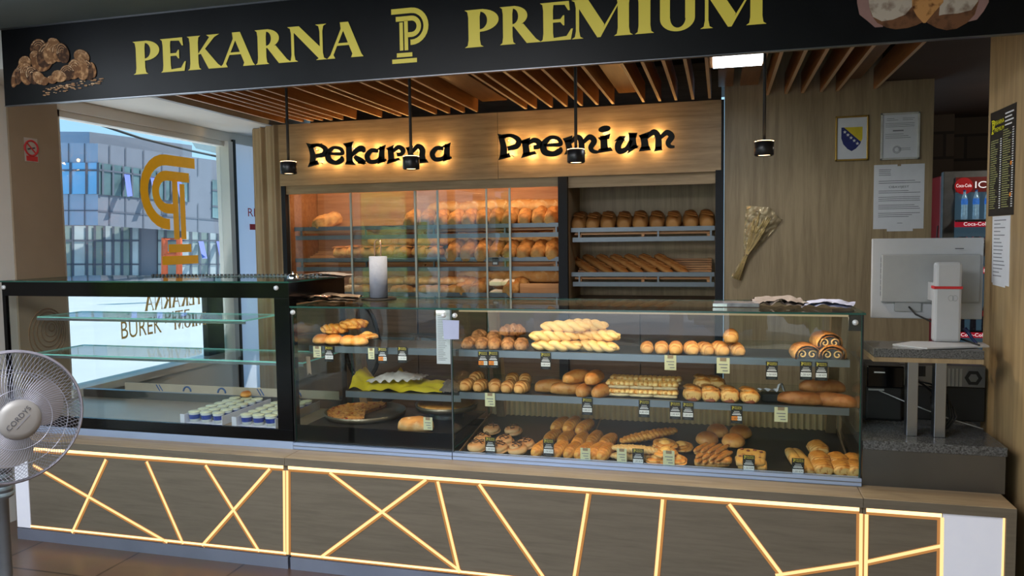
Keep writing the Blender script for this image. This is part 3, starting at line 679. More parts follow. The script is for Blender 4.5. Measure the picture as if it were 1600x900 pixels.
# ------------------------------------------------------------------ bread shapes
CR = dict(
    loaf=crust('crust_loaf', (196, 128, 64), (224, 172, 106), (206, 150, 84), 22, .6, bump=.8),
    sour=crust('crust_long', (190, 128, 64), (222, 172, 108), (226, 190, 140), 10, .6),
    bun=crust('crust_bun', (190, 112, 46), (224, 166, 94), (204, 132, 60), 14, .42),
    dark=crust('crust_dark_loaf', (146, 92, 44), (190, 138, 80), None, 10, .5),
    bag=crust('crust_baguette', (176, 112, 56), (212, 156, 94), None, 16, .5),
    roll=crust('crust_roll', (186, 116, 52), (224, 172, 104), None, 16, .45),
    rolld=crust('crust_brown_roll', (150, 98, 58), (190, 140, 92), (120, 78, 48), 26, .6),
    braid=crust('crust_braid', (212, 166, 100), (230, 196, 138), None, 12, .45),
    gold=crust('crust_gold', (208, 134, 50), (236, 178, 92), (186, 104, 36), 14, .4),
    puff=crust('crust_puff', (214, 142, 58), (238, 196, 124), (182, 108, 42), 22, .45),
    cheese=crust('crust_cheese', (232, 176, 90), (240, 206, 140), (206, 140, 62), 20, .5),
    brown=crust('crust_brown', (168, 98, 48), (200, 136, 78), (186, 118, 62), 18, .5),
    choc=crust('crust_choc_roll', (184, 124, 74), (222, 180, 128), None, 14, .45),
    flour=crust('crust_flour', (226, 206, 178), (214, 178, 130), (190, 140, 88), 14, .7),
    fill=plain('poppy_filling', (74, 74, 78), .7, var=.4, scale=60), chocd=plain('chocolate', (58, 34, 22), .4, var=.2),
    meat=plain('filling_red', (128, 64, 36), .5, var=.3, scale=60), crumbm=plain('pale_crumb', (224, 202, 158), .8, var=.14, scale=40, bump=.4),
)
def nz(p, s, a): return noise.noise(Vector(p) * s) * a
def body(mb, L, W, H, q=.55, ridge=0, nr=0, skew=0, bend=0, nu=30, nv=18, lift=.55, rough=.04, seed=0, sharp=1.0, top=1.0, O=(0, 0, 0), rz=0, tilt=0):
    """a baked dough shape lying along x with its base at z=0; ridge/nr add spiral rolls"""
    Mx = Matrix.Translation(O) @ Matrix.Rotation(rz, 4, 'Z') @ Matrix.Rotation(tilt, 4, 'Y')
    def fn(s, t):
        a = 2 * PI * t; x = -math.cos(PI * s) * L / 2; rr = max(1e-4, math.sin(PI * s)) ** q
        if ridge:
            ph = (x / L + .5) * nr + skew * math.sin(a) * .5
            rr *= 1 - ridge + ridge * abs(math.sin(PI * ph)) ** sharp
        rr *= 1 + nz((x * 12 / max(L, .05) * L, math.cos(a) + seed * 3.1, math.sin(a)), 1.7, rough * 2)
        c, sn = math.cos(a), math.sin(a)
        z = H * (.42 + (.58 * sn if sn > 0 else .42 * sn) * rr) if True else 0
        z = H * .42 * (1 - (1 - rr) * (1 - lift)) + H * rr * (.58 * sn * top if sn > 0 else .42 * max(sn, -.75) / .75)
        y = W / 2 * rr * (abs(c) ** .9) * (1 if c > 0 else -1) + bend * (2 * x / L) ** 2 * W
        return Mx @ Vector((x, y, z))
    mb.grid(fn, nu, nv, wv=True)
    return mb
def dome(mb, R, H, O=(0, 0, 0), sx=1, rough=.05, seed=0, spiral=0, n=26, m_=12):
    if spiral: n, m_ = 40, 24
    def fn(s, t):
        a = 2 * PI * t; p = PI * s
        r = math.sin(p) ** .8 if 0 < s < 1 else 0
        z = H * (.35 + .65 * math.cos(p)) if math.cos(p) > 0 else H * .35 * (1 + math.cos(p))
        k = 1 + nz((math.cos(a) + seed, math.sin(a), z * 8), 1.6, rough)
        if spiral:
            w = (s * spiral + t) % 1; k *= 1 - .12 * (abs(2 * w - 1)) ** 3; z *= 1 - .20 * abs(2 * w - 1) ** 4 * math.sin(p)
        return Vector(O) + Vector((R * sx * r * k * math.cos(a), R * r * k * math.sin(a), z))
    mb.grid(fn, m_ * 2, n, wv=True)
    return mb
def braid(mb, L, W, H, turns=3, r=None, O=(0, 0, 0), rz=0):
    r = r or W * .30; Mx = Matrix.Translation(O) @ Matrix.Rotation(rz, 4, 'Z')
    for k in range(3):
        pts, rs = [], []
        for i in range(41):
            s = i / 40; ph = 2 * PI * (turns * s + k / 3); e = math.sin(PI * min(1, max(0, s))) ** .35
            pts.append(Mx @ Vector(((s - .5) * L, math.sin(ph) * W * .26 * e, H * .46 + math.sin(2 * ph) * H * .18 * e)))
            rs.append(max(.002, r * (.35 + .65 * e)))
        mb.tube(pts, rs, 9, flat=H / W * 1.15)
    return mb
def spiral_end(mb, c, r, turns, nrm='x', w=.0035, sgn=1):
    pts = []
    for i in range(int(turns * 14) + 1):
        a = i / 14 * 2 * PI; rr = r * (1 - i / (turns * 14)) + .001
        pts.append(Vector(c) + Vector((0, math.cos(a) * rr, math.sin(a) * rr)))
    mb.tube(pts, w, 5); return mb
PM = {}
def mk(name, fn, mats): 
    mb = MB(); fn(mb); PM[name] = mb.mesh(name, mats)
for i in range(3):
    def f(mb, i=i):
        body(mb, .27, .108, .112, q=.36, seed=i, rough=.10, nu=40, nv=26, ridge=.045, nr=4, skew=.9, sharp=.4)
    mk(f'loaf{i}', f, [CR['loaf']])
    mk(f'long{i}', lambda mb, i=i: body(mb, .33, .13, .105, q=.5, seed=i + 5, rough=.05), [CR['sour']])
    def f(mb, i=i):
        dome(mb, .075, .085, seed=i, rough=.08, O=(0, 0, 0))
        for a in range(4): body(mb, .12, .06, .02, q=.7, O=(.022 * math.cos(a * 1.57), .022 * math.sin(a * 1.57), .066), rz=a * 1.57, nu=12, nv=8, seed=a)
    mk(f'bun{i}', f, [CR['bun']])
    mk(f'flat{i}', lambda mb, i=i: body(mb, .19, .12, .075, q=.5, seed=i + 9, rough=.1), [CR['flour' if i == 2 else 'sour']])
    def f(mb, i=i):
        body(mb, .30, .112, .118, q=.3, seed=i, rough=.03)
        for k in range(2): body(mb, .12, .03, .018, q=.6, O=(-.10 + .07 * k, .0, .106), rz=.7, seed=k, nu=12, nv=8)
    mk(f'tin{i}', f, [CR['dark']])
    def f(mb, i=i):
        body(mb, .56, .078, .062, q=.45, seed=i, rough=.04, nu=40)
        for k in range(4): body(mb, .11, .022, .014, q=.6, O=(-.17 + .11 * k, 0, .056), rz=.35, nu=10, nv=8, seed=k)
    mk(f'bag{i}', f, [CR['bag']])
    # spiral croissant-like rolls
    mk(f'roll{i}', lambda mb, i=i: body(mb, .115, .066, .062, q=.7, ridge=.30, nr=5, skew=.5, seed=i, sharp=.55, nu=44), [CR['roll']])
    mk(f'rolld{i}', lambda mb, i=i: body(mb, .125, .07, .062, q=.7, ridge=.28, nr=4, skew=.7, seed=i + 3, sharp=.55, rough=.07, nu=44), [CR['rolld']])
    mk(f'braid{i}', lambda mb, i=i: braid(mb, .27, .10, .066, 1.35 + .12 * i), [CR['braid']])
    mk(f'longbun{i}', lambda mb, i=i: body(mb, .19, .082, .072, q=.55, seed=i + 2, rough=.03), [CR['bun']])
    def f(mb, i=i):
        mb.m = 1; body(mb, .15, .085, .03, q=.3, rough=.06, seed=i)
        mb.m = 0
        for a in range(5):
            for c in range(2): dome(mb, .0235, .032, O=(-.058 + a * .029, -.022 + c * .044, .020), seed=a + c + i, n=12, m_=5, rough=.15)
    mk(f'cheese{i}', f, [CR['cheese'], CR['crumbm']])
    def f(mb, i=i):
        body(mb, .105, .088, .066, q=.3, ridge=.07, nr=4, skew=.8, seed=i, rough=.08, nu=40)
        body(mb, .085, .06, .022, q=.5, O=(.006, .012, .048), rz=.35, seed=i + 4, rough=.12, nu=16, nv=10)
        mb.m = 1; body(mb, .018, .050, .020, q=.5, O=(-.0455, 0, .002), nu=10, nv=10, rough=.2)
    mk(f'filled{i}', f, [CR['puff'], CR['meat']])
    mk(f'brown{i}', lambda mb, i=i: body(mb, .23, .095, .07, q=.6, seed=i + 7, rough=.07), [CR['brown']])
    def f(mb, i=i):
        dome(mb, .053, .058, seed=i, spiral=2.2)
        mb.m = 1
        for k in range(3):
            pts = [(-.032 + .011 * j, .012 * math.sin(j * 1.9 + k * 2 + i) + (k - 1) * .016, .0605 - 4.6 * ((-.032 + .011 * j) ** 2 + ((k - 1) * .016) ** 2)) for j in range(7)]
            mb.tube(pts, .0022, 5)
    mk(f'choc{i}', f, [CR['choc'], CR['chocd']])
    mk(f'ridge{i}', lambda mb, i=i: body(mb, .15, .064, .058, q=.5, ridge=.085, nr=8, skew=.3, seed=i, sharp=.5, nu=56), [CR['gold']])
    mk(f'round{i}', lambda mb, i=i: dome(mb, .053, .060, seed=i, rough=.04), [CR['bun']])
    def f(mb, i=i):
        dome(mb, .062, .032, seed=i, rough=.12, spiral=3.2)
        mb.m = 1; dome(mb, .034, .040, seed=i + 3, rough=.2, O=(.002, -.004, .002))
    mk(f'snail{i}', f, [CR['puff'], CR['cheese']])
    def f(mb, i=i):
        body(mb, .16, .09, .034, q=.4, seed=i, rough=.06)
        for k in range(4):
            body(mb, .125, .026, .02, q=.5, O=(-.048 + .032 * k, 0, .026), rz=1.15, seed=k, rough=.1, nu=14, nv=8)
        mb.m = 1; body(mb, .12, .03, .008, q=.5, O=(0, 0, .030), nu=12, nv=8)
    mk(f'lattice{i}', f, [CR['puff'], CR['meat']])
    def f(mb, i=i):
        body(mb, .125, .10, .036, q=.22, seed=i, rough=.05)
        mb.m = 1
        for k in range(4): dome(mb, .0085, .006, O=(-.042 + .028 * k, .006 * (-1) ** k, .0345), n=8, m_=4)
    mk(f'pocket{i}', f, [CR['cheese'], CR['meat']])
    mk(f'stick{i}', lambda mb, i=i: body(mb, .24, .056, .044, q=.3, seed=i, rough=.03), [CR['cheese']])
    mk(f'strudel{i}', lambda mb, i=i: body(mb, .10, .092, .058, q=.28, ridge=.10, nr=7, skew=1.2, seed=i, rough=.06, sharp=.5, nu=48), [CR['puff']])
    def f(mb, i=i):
        body(mb, .16, .135, .062, q=.42, ridge=.05, nr=3, seed=i, rough=.05)
    mk(f'poppybody{i}', f, [CR['rolld']])
mk('twist', lambda mb: (braid(mb, .15, .085, .06, 1.4), dome(mb, .05, .035, rough=.2)), [CR['gold']])
mk('longbraid', lambda mb: braid(mb, .30, .07, .05, 4), [CR['braid']])
mk('goldbraid', lambda mb: braid(mb, .34, .064, .05, 5), [CR['gold']])
def jit(a): return random.uniform(-a, a)

# ------------------------------------------------------------------ bread in the left (glazed) bay
def surf(z, y, s): return z + (y - 5.41) * s
GW = 'on the {} shelf behind the sliding glass'
def row(kind, name, us, v, Y, z, s, rz, label, cat, group, sc=1.0, rj=.1, tilt=True):
    n = len(us)
    for i, u in enumerate(us):
        x = Py(u, v, Y).x
        sq = sc * random.uniform(.95, 1.05)
        item(name, PM[f'{kind}{random.randrange(3)}'], (x, Y, surf(z, Y, s) + .001), (0, -math.atan(s) * math.sin(rz) if tilt else 0, rz + jit(rj)) if True else 0, sq, nthl(i, n, *label), cat, group)
# top shelf
row('loaf', 'bread_loaf', [513], 346, 5.52, 1.668, SLOPE, -2.0, ('golden loaf standing alone at the left', 'top shelf behind sliding glass'), 'bread', None)
bpy.data.objects['bread_loaf']['label'] = 'golden loaf alone at the left end of the top glazed shelf'
U = [646, 669, 692, 714, 735, 756, 777, 799, 821, 844, 864]
row('loaf', 'bread_loaf', U, 346, 5.53, 1.668, SLOPE, PI / 2 + .12, ('golden crusty loaf', 'in the front row of the top glazed shelf'), 'bread', 'crusty loaves in the front row of the top glazed shelf')
row('long', 'long_loaf', [700, 748, 776, 818, 853], 328, 5.72, 1.70, SLOPE, .05, ('long pale loaf', 'behind the front row of the top glazed shelf'), 'bread', 'long loaves at the back of the top glazed shelf', tilt=False)
# middle shelf: round rolls then loaves
row('bun', 'round_roll', [536, 558, 577, 606, 631, 660, 679], 398, 5.49, 1.437, SLOPE, .3, ('golden round roll', 'in the front of the middle glazed shelf'), 'bread', 'round rolls at the front of the middle glazed shelf', 1.12, 1.5, False)
row('bun', 'round_roll', [593, 614, 640, 664, 684, 699], 388, 5.64, 1.478, SLOPE, .8, ('golden round roll', 'at the back of the middle glazed shelf'), 'bread', 'round rolls at the back of the middle glazed shelf', 1.25, 1.5, False)
U = [713, 736, 757, 778, 800, 822, 844, 865]
row('loaf', 'bread_loaf', U, 396, 5.53, 1.425, SLOPE, PI / 2 + .1, ('golden crusty loaf', 'in the front row of the middle glazed shelf'), 'bread', 'crusty loaves in the front row of the middle glazed shelf', 1.06)
row('long', 'long_loaf', [732, 770, 819, 860], 380, 5.72, 1.455, SLOPE, .05, ('long pale loaf', 'behind the front row of the middle glazed shelf'), 'bread', 'long loaves at the back of the middle glazed shelf', 1.05, tilt=False)
# bottom shelf
row('flat', 'round_bread', [553, 572, 628, 664, 686, 712], 459, 5.47, 1.165, .22, .1, ('round golden bread', 'in the front of the bottom glazed shelf'), 'bread', 'round breads at the front of the bottom glazed shelf', 1.0, .5, False)
row('flat', 'round_bread', [563, 621, 645, 672, 701, 722], 448, 5.58, 1.21, .22, .1, ('oval seeded bread', 'at the back of the bottom glazed shelf'), 'bread', 'oval breads at the back of the bottom glazed shelf', .95, .5, False)
row('loaf', 'bread_loaf', [735, 753, 808], 456, 5.52, 1.165, .22, PI / 2 - .3, ('dark crusty loaf leaning', 'in the front of the bottom glazed shelf'), 'bread', 'crusty loaves on the bottom glazed shelf')
row('long', 'long_loaf', [748, 790, 820, 854], 438, 5.70, 1.20, .22, .05, ('long pale loaf', 'at the back of the bottom glazed shelf'), 'bread', 'long loaves at the back of the bottom glazed shelf', tilt=False)
pk = MB(); body(pk, .13, .10, .07, q=.25, rough=.1, nu=14, nv=10); pk.m = 1; pk.box(-.058, .058, -.053, -.046, .012, .045)
pkm = pk.mesh('wrapped_bread', [plain('clear_film', (226, 204, 184), .25, var=.15, scale=30), M['note']])
for i, (u, v, y, z) in enumerate([(777, 461, 5.46, 1.17), (795, 461, 5.46, 1.17), (777, 450, 5.48, 1.245), (795, 450, 5.48, 1.245)]):
    item('wrapped_bread', pkm, (Py(u, v, y).x, y, z), (0, 0, jit(.1)), .8, f'small bread in clear film, {["bottom left", "bottom right", "top left", "top right"][i]} of the four wrapped ones', 'bread', 'film wrapped breads on the bottom glazed shelf')
# ------------------------------------------------------------------ right (open) bay
U = [907, 929, 951, 976, 1001, 1027, 1053, 1079, 1104]
row('tin', 'tin_loaf', U, 350, 5.55, 1.628, .22, PI / 2 + .04, ('dark brown tin loaf', 'on the upper open shelf'), 'bread', 'tin loaves on the upper open shelf', 1.0, .05)
Ub = [(948, 862), (971, 883), (992, 905), (1010, 923), (1030, 950), (1052, 972), (1076, 1006)]
for i, (uf, ub) in enumerate([(940, 930), (965, 945), (988, 965), (1010, 990), (1033, 1015), (1056, 1030), (1080, 1052)]):
    x = Py(uf - 32, 415, 5.57).x
    item('baguette', PM[f'bag{i % 3}'], (x, 5.58, 1.318 + .062), (0, math.radians(15.5), math.radians(-52) + jit(.06)), .80, nthl(i, 7, 'crusty baguette', 'lying slanted on the lower open shelf'), 'bread', 'baguettes on the lower open shelf')
item('price_card', MB().box(-.022, .022, 0, .003, 0, .055).mesh('c', M['blackm']), (Py(774, 410, 5.38).x, 5.375, 1.405), label='small black price card on the middle glazed shelf rail', cat='price tag')
mb = MB().box(-.016, .016, -.001, .0, .006, .022); q = mb.build('price_label', M['white2'], bpy.data.objects['price_card']); q.location = (0, 0, 0)
tag(MB().box(Py(813, 455, 5.44).x, UP0 - .03, 5.43, 5.45, 1.19, 1.27).build('slatted_tray', M['rack']), 'empty slatted wooden board on the bottom glazed shelf at right', 'tray')
# ------------------------------------------------------------------ counter with light strips
YC = 3.262
core = emis('strip_core', (255, 206, 140), 2.6)
core2 = emis('strip_core_dim', (255, 208, 142), 1.35)
edge = emis('channel_glow', (212, 146, 84), .72)  # lit wood of the groove, its warm light painted as emission
frost = plain('frosted_panel', (220, 222, 232), .5, var=.02, emit=(220, 224, 245), es=.22)
ZT, ZB, ZL = .555, .516, .066
def strip(par, p, q, w=.026):
    p, q = Vector(p), Vector(q)
    s = MB().line((p.x, YC - .002, p.z), (q.x, YC - .002, q.z), w, (0, -1, 0)).build('light_strip', edge, par)
    n_ = (q - p).normalized().cross(Vector((0, 1, 0))); n_ = n_ if n_.z > 0 or (abs(n_.z) < .02 and n_.x > 0) else -n_; n_ *= w * .16
    MB().line((p.x + n_.x, YC - .004, p.z + n_.z), (q.x + n_.x, YC - .004, q.z + n_.z), w * .5, (0, -1, 0)).build('light_core', core if abs(q.z - p.z) < .02 else core2, s)
def uv(u, v): return Py(u, v, YC)
def counter(lab, x0, x1, lines, left_end=None, right_end=None):
    t = thing('counter', lab, 'counter', ((x0 + x1) / 2, 3.6, 0))
    MB().box(x0, x1, YC, 4.05, ZL, ZB).build('body', M['ctr'], t)
    MB().box(x0, x1, 3.25, 4.06, ZB, ZT).build('top', M['ctop'], t, bevel=.002)
    MB().box(x0, x1, 3.249, 3.2515, ZB, ZT - .002).build('top_edge', M['ctr'], t)
    MB().box(x0 + .01, x1 - .002, 3.255, 3.30, 0, ZL - .006).build('kickplate', M['kick'], t)
    for p, q in lines: strip(t, uv(*p), uv(*q))
    a = left_end if left_end else x0 + .012; b = right_end if right_end else x1 - .012
    strip(t, (a, 0, ZB - .016), (b, 0, ZB - .016), .030); strip(t, (a, 0, ZL + .008), (b, 0, ZL + .008), .02)
    return t
XA, XB, XC, XD = -3.70, Py(449, 790, YC).x, Py(1347, 850, YC).x, 1.085
la = Py(47, 790, YC).x
ca = counter('left counter unit of grey oak with lit crossing strips below the black framed case', XA, XB - .001,
    [((52, 727), (262, 848)), ((167, 718), (114, 833)), ((229, 721), (286, 850)), ((321, 727), (405, 862)), ((423, 733), (317, 853)), ((445.5, 735), (446.5, 866))], left_end=la)
MB().box(XA + .01, la, YC - .004, YC, ZL, ZB).build('frosted_end', frost, ca, label='pale frosted end panel')
cb = counter('long middle counter unit of grey oak with lit slanting strips below the pastry case', XB + .001, XC - .001,
    [((450.5, 735), (451, 866)), ((515, 739), (719, 893)), ((667, 750), (503, 871)), ((683, 752), (717, 895)), ((748, 757), (852, 907)), ((920, 771), (897, 912)), ((1037, 780), (1024, 925)), ((1138, 788), (1222, 900)), ((1212, 900), (1342, 880)), ((1343.5, 802), (1342, 950))])
rp = Py(1470, 850, YC).x
cc = counter('short right counter unit of grey oak with frosted end below the granite slab', XC + .001, XD,
    [((1352, 803), (1350, 950)), ((1354, 879), (1470, 854)), ((1470, 808), (1468, 940))], right_end=rp)
fe = Py(1566, 850, YC).x
MB().box(rp + .004, fe, YC - .003, YC, ZL, ZB - .004).build('frosted_end', frost, cc, label='pale frosted end panel')
strip(cc, (fe, 0, .08), (fe, 0, ZB), .016)
MB().box(fe + .008, XD, 3.25, YC, 0, ZB).build('end_post', M['ctr'], cc)

# ------------------------------------------------------------------ left black framed case
X0, X1 = -3.87, -2.072
lc = thing('display_case', 'black framed glass display case with two glass shelves and yogurt cups', 'display case', ((X0 + X1) / 2, 3.7, ZT))
MB().box(X0, X1, 3.395, 3.99, ZT, .592).build('sill', M['sill'], lc)
fx0, fx1, fz0, fz1 = Py(14, 560, 3.4).x, Py(431, 560, 3.4).x, .650, 1.315
MB().box(X0, X1, 3.40, 3.42, .592, fz0).box(X0, X1, 3.40, 3.42, fz1, 1.392).box(X0, fx0, 3.40, 3.42, fz0, fz1).box(fx1, X1, 3.40, 3.42, fz0, fz1).build('front_frame', M['black'], lc, bevel=.001)
MB().pane(fx0, fx1, 3.408, 3.412, fz0, fz1, 0).build('front_glass', M['gl'], lc)
MB().pane(X0 - .01, X1 + .008, 3.39, 3.99, 1.392, 1.400, 1).build('top_glass', [M['gl'], M['gledge']], lc)
MB().box(X1 - .012, X1, 3.42, 3.99, 1.285, 1.392).box(X1 - .012, X1, 3.42, 3.47, .592, 1.285).box(X1 - .012, X1, 3.95, 3.99, .592, 1.285).build('side_frame', M['black'], lc)
MB().pane(X1 - .008, X1 - .004, 3.47, 3.95, .65, 1.285, 0).build('side_glass', M['gl'], lc)
MB().box(X0, X1 - .015, 3.43, 3.96, .62, .640).build('floor_pan', plain('pan_steel', (176, 158, 140), .42, .6, var=.08, scale=4), lc)
MB().box(X0, X1 - .015, 3.93, 3.97, .592, .688).build('back_ledge', M['steeld'], lc)
ft = MB().box(-3.55, X1 - .02, 3.926, 3.930, .694, .742).build('protective_film', plain('film_cream', (196, 180, 160), .4, var=.05), lc, label='cream protective film with blue marks')
mb = MB()
for x in (-3.10, -2.86, -2.36):
    pts = [(x + .026 * math.cos(t * .26), 3.9245, .703 + .028 * math.sin(t * .26)) for t in range(13)]
    mb.tube(pts, .0055, 6)
for x in (-2.62, -2.60, -3.32, -3.30): mb.line((x, 3.9245, .737), (x + .025, 3.9245, .699), .007, (0, -1, 0))
mb.build('film_print', plain('film_blue', (40, 84, 150), .5), ft)
for (z, y0, xb) in ((1.172, 3.60, -2.46), (.962, 3.55, X1 - .02)):
    s = MB().pane(X0 + .02, xb, y0, 3.93, z, z + .008, 1).build('glass_shelf', [M['gl'], M['gledge2']], lc)
    MB().box(X0 + .02, xb, y0 - .003, y0 + .003, z - .014, z - .001).build('shelf_rail', M['steel'], s)
mb = MB()
for u, v in ((5.6, 449), (431.5, 450)):
    p = Py(u, v, 3.398); MB().lathe([(0, .010), (.011, .008), (.012, 0)], 16, (p.x, 3.40, p.z), Matrix.Rotation(PI / 2, 3, 'X')).build('knob', M['knob'], lc)
vt = MB().box(-2.9, X1 - .06, 3.885, 3.935, 1.400, 1.403)
vt.build('vent_strip', M['steel'], lc)
mb = MB()
for i in range(48): mb.box(-3.3 + i * .025, -3.288 + i * .025, 3.90, 3.912, 1.4005, 1.412)
mb.build('vent_rail', M['alu'], lc)
# yogurt cups in two cardboard trays
cup = MB().lathe([(0, 0), (.024, 0), (.0305, .052)], 18)
cup.m = 1; cup.lathe([(.0262, .016), (.0295, .040)], 18); cup.m = 2; cup.lathe([(.0325, .052), (.0325, .055), (.029, .0565), (0, .0562)], 18)
cup.m = 1
for i in range(18): pass
lids = plain('foil_lid', (206, 208, 176), .35, .1, var=.16, scale=60)
cupm = cup.mesh('yogurt_cup', [plain('cup_white', (226, 230, 224), .4, var=.04), plain('cup_blue', (36, 62, 150), .4, var=.25, scale=40), lids])
ctray = plain('white_card', (210, 212, 226), .7, var=.03); 
for k, (xa, lab) in enumerate(((Py(300, 660, 3.46).x, 'left'), (Py(381, 668, 3.46).x, 'right'))):
    tr = MB().box(xa - .035, xa + .195, 3.445, 3.90, .6405, .643).box(xa - .036, xa - .033, 3.445, 3.90, .6405, .69).box(xa + .194, xa + .197, 3.445, 3.90, .6405, .69)
    tr.box(xa - .06, xa - .034, 3.444, 3.447, .6405, .69)
    tag(tr.build('cardboard_tray', ctray), f'white cardboard tray holding yogurt cups, the {lab} one of two', 'tray')
    for r_ in range(6):
        for c in range(3):
            x = xa + c * .072 - .002; y = 3.49 + r_ * .071; z = .6435 + r_ * .0
            item('yogurt_cup', cupm, (x + jit(.003), y, z), (0, 0, jit(3)), 1, f'foil lidded yogurt cup, {ORD[c]} from left in {"front row" if r_ == 0 else ORD[r_] + " row"} of the {lab} tray', 'yogurt cup', f'yogurt cups in the {lab} tray')
    item('round_roll', PM['round0'], (xa + .06, 3.88 - .02, .6435 + .058), (0, 0, 0), .6, f'small brown roll on the last yogurt cups of the {lab} tray', 'bread')

# ------------------------------------------------------------------ the long pastry case
X0, X1, XM, YB = -2.070, .566, Py(706, 560, 3.415).x, 4.04
pc = thing('pastry_case', 'long glass pastry case with steel shelves full of pastries on the counter', 'display case', ((X0 + X1) / 2, 3.7, ZT))
MB().box(X0, XM - .002, 3.395, 3.43, ZT, .588).box(XM + .002, X1, 3.395, 3.43, ZT, .588).build('sill', M['sill'], pc)
MB().box(X0, X1, 3.390, 3.396, .5545, .558).box(X0, X1, 3.392, 3.396, .572, .575).build('sill_bead', M['steel'], pc)
MB().box(X0, XM, 3.42, 3.435, .588, .672).build('lower_panel', M['black'], pc)
gt = 1.268
MB().pane(X0 + .005, XM - .004, 3.410, 3.416, .588, gt, 1).build('front_glass', [M['gl'], M['gledge']], pc)
MB().pane(XM + .004, X1, 3.410, 3.416, .588, gt, 1).build('front_glass', [M['gl'], M['gledge']], pc)
MB().box(XM - .003, XM + .003, 3.409, 3.417, .588, gt).build('glass_joint', M['steeld'], pc)
MB().pane(X1 - .008, X1 - .002, 3.416, YB, .588, gt, 1).build('side_glass', [M['gl'], M['gledge']], pc)
MB().pane(X0 + .004, X0 + .010, 3.416, YB, .588, gt, 1).build('side_glass', [M['gl'], M['gledge']], pc)
MB().pane(X0 - .005, X1 + .008, 3.402, YB - .02, gt, gt + .008, 1).build('top_glass', [M['gl'], M['gledge']], pc)
MB().pane(XM - .006, XM, 3.43, YB - .02, .60, gt - .01, 1).build('divider_glass', [M['gl'], M['gledge']], pc)
MB().box(X0 + .012, X1 - .012, 3.43, YB, .5545, .558).build('base_pan', M['tray'], pc)
mb = MB(); tz = lambda y: .560 + (y - 3.44) * .13
mb.prism([(XM + .015, 3.44, tz(3.44)), (XM + .015, 4.00, tz(4.0)), (XM + .015, 4.00, tz(4.0) + .012), (XM + .015, 3.44, tz(3.44) + .012)], (X1 - XM - .03, 0, 0))
tr = mb.build('tray', M['tray'], pc)
mb = MB()
for x in (XM + .016, XM + .62, XM + 1.19, X1 - .020): MB().prism([(x, 3.45, tz(3.45) + .01), (x, 3.99, tz(3.99) + .01), (x, 3.99, tz(3.99) + .024), (x, 3.45, tz(3.45) + .024)], (.004, 0, 0)).build('tray_rim', M['upr'], tr)
MB().box(X0 + .015, XM - .02, 3.44, 4.0, .648, .654).build('tray', M['tray'], pc)
# ribbed translucent back strip + uprights
rib = MB().grid(lambda s, t: Vector((XM + .02 + s * (X1 - XM - .04), 3.985 + .006 * math.sin(s * 2 * PI * 60), .64 + t * .10)), 360, 1, smooth=True)
rib.build('ribbed_strip', plain('ribbed_plastic', (190, 168, 130), .35, var=.05), pc)
mb = MB()
for x in (X0 + .10, XM + .06, X1 - .07): MB().prism([(x, 3.80, gt - .01), (x, 3.86, gt - .01), (x, YB, .56), (x, YB - .07, .56)], (.045, 0, 0)).build('upright', M['upr'], pc)
mb.box(X0 + .02, X1 - .02, YB - .02, YB, gt - .03, gt)
mb.build('rear_beam', M['upr'], pc)
def shelf(x0, x1, z, y0=3.55, y1=3.86):
    s = MB().box(x0, x1, y0 + .006, y1, z - .010, z - .004).build('shelf', M['tray'], pc)
    MB().box(x0, x1, y0, y0 + .004, z - .033, z).box(x0, x1, y0, y0 + .012, z - .001, z + .0005).build('shelf_lip', M['steel'], s)
    MB().pane(x0 + .02, x1 - .02, y1 - .004, y1, z, z + .035, 1).build('shelf_stop', [M['gl'], M['gledge']], s)
for z in (1.059, .849): shelf(XM + .0 - .012, X1 - .028, z)
shelf(X0 + .015, XM - .03, 1.059); shelf(X0 + .18, XM - .03, .815, 3.62, 3.95)
mb = MB()
for u, v in ((457.5, 488), (693, 493), (710.5, 493), (1336.5, 504)):
    p = Py(u, v, 3.408); MB().lathe([(0, .012), (.0105, .010), (.012, 0)], 16, (p.x, 3.410, p.z), Matrix.Rotation(PI / 2, 3, 'X')).build('knob', M['knob'], pc)
MB().box(X1 - .055, X1 - .002, 3.417, 3.43, 1.20, gt).build('corner_fitting', M['blackm'], pc)
boxes('corner_strip', M['blackm'], pc, [(X1 - .004, X1 + .001, 3.408, 3.42, .588, gt), (X0, X0 + .006, 3.408, 3.42, .588, gt)])
MB().box(XM + .03, X1 - .03, 3.44, 3.46, gt - .012, gt - .004).build('lamp_strip', emis('case_led', (255, 226, 180), .35), pc)
MB().box(X0 + .03, X1 - .03, YB + .0, YB + .012, ZT, .60).build('back_rail', M['steeld'], pc)
light('case_strip', 'AREA', ((XM + X1) / 2, 3.47, gt - .014), 4.4, (1, .84, .60), X1 - XM - .1, (math.radians(-14), 0, 0), sy=.03)
light('case_strip', 'AREA', ((XM + X0) / 2, 3.47, gt - .014), 1.8, (1, .9, .74), XM - X0 - .1, (math.radians(-14), 0, 0), sy=.03)

